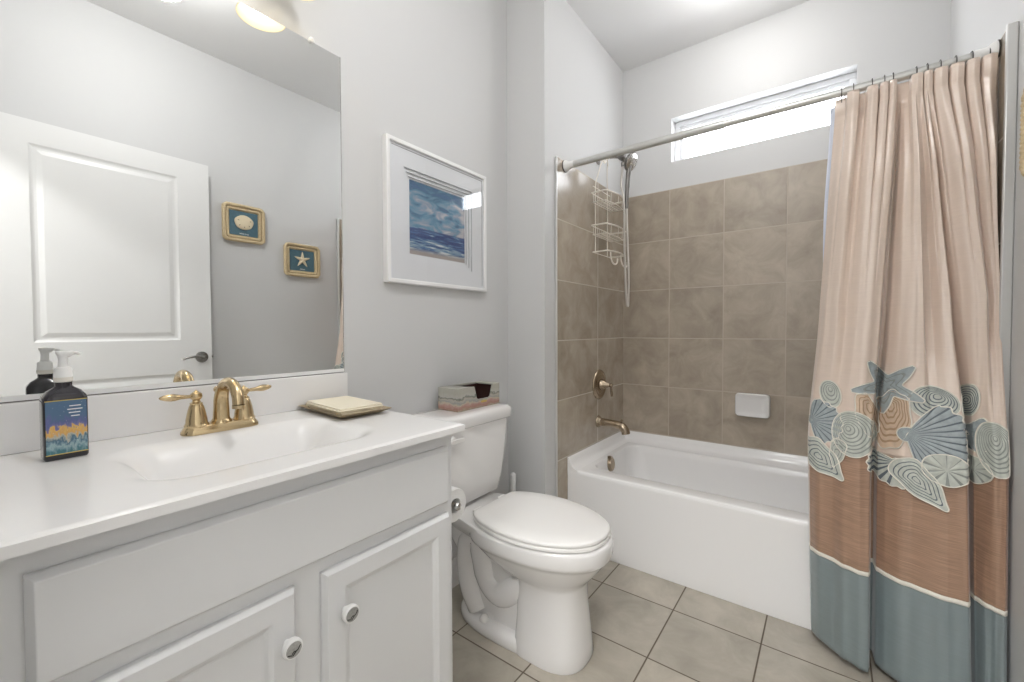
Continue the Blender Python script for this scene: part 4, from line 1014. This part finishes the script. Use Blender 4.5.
patch('scallop_patch', 'large blue scallop patch opening to the right', 1.548, .818, fan(.142, D(-8), D(122), 9), 'patch_blue', 'stitch', 'rays', 36, off=.006, K=144)
patch('sand_dollar_patch', 'pale sand dollar patch on the middle fold', 1.634, .728, ell(.053, .047, 0, 5, .015), 'patch_grey', 'stitch_light', 'rays', 10, off=.009, K=100)
patch('scallop_patch', 'pale scallop patch hanging below on the brown band', 1.527, .722, fan(.080, D(-118), D(150), 8), 'patch_grey', 'stitch', 'rays', 22, off=.006, K=110)
patch('conch_patch', 'pale conch patch pointing down on the brown band', 1.580, .670, conch(.084, .040, D(-48)), 'patch_grey', 'stitch', 'rings', 6, off=.009, umbo=(-.01, .01), R=24)
patch('clam_patch', 'striped shell patch beside the second fold', 1.686, .935, ell(.020, .052, -.1), 'patch_grey', 'stitch', 'rings', 7, R=21)
patch('scallop_patch', 'narrow blue scallop patch at the second fold', 1.684, .840, fan(.062, D(-15), D(150), 6), 'patch_blue', 'stitch', 'rays', 20, off=.0035, K=100)
patch('sand_dollar_patch', 'small sand dollar patch on the right fold', 1.698, .730, ell(.031, .040, 0, 5, .015), 'patch_grey', 'stitch_light', 'rays', 10, off=.005, K=100)
patch('clam_patch', 'large pale clam patch at the right edge', 1.738, .805, ell(.038, .078, .12, 3, .03), 'patch_grey', 'stitch_light', 'rings', 9, off=.006, umbo=(-.006, .035), R=27)

# ---- rings
ring0 = None
rx_ = [1.372, 1.405, 1.455, 1.487, 1.509, 1.566, 1.592, 1.622, 1.657, 1.692, 1.728]
for i, xx in enumerate(rx_):
    if ring0 is None:
        g = G(); pts = [(xx, RY-.006+.021*math.cos(a)-.0, RZ+.0+.021*math.sin(a)) for a in [D(-150+i_*20) for i_ in range(15)]]
        pts = [(xx, RY+.0225*math.cos(D(a)), RZ-.004+.0225*math.sin(D(a))) for a in range(-60, 241, 15)]
        pts += [(xx, RY-.020, RZ-.034), (xx, RY-.027, RZ-.046)]
        g.tube(pts, .0013, 8)
        ring0 = tag(obj('curtain_ring', g, 'dark_metal', angle=80), 'thin dark wire curtain ring over the rod', 'curtain ring', 'dark wire rings along the curtain rod'); r_ = ring0
    else:
        r_ = ring0.copy(); COL.objects.link(r_); r_.location = ring0.location+Vector((xx-rx_[0], 0, 0))
names = ['leftmost of the rings', 'second ring from the left', 'third ring from the left', 'fourth ring from the left', 'fifth ring from the left', 'middle ring', 'fifth ring from the right', 'fourth ring from the right', 'third ring from the right', 'second ring from the right', 'rightmost ring beside the rod end']
for o_, n_ in zip([o for o in sc.objects if o.name.startswith('curtain_ring')], names): o_['label'] = 'thin dark wire curtain hook on the rod, '+n_

# ---- liner behind the curtain, inside the tub
g = G(); SS = [i/120 for i in range(121)]; V = []
for j in range(41):
    z = .30+(1.975-.30)*j/40; row = []
    for s in SS:
        hgt = sm(1.0, 1.95, z); xl = lerp(1.322, 1.336, hgt)+.006*math.sin(z*7)
        x = lerp(xl, TR-.012, s); y = 2.283-.075*sm(.6, 1.97, z)+.010*math.sin(s*62+z*.8)+.004*math.sin(s*141)
        row.append(g.bm.verts.new((x, y, z)))
    V.append(row)
for j in range(40):
    for i in range(120): g.bm.faces.new((V[j][i], V[j][i+1], V[j+1][i+1], V[j+1][i]))
ln = obj('shower_liner', g, 'liner', angle=180); md = ln.modifiers.new('s', 'SOLIDIFY'); md.thickness = .001
tag(ln, 'pale bluish white shower liner hanging behind the peach curtain inside the tub', 'shower liner')

# ================================================================== ADDED FILL LIGHTS on the ceiling (outside the frame)
def fill_light(cx, cy, label, watt):  # invented fixture, added to even out the brightness of the rooms
    t = thing('fill_light', label, 'fill light', (cx, cy, C-.07))
    g = G(); g.lathe([(.17, -.001), (.17, -.02), (.160, -.026)], (cx, cy, C), n=40); obj('light_base', g, 'chrome', t)
    g = G(); g.lathe([(.158, -.026), (.15, -.045), (.12, -.062), (.07, -.072), (.001, -.075)], (cx, cy, C), n=40, cap0=False); obj('diffuser', g, 'diffuser', t, angle=80)
    point('fill_light_glow', (cx, cy, C-.19), watt, .1, (1, .99, .98))
fill_light(.95, .80, 'added round fill light on the ceiling with white diffuser over the bathroom floor', FILL_ROOM_W)
fill_light(1.02, 2.46, 'added round fill light on the ceiling with white diffuser over the bathtub', FILL_TUB_W)
fill_light(1.2, -.75, 'added round fill light on the ceiling with white diffuser in the hall outside the door', FILL_HALL_W)
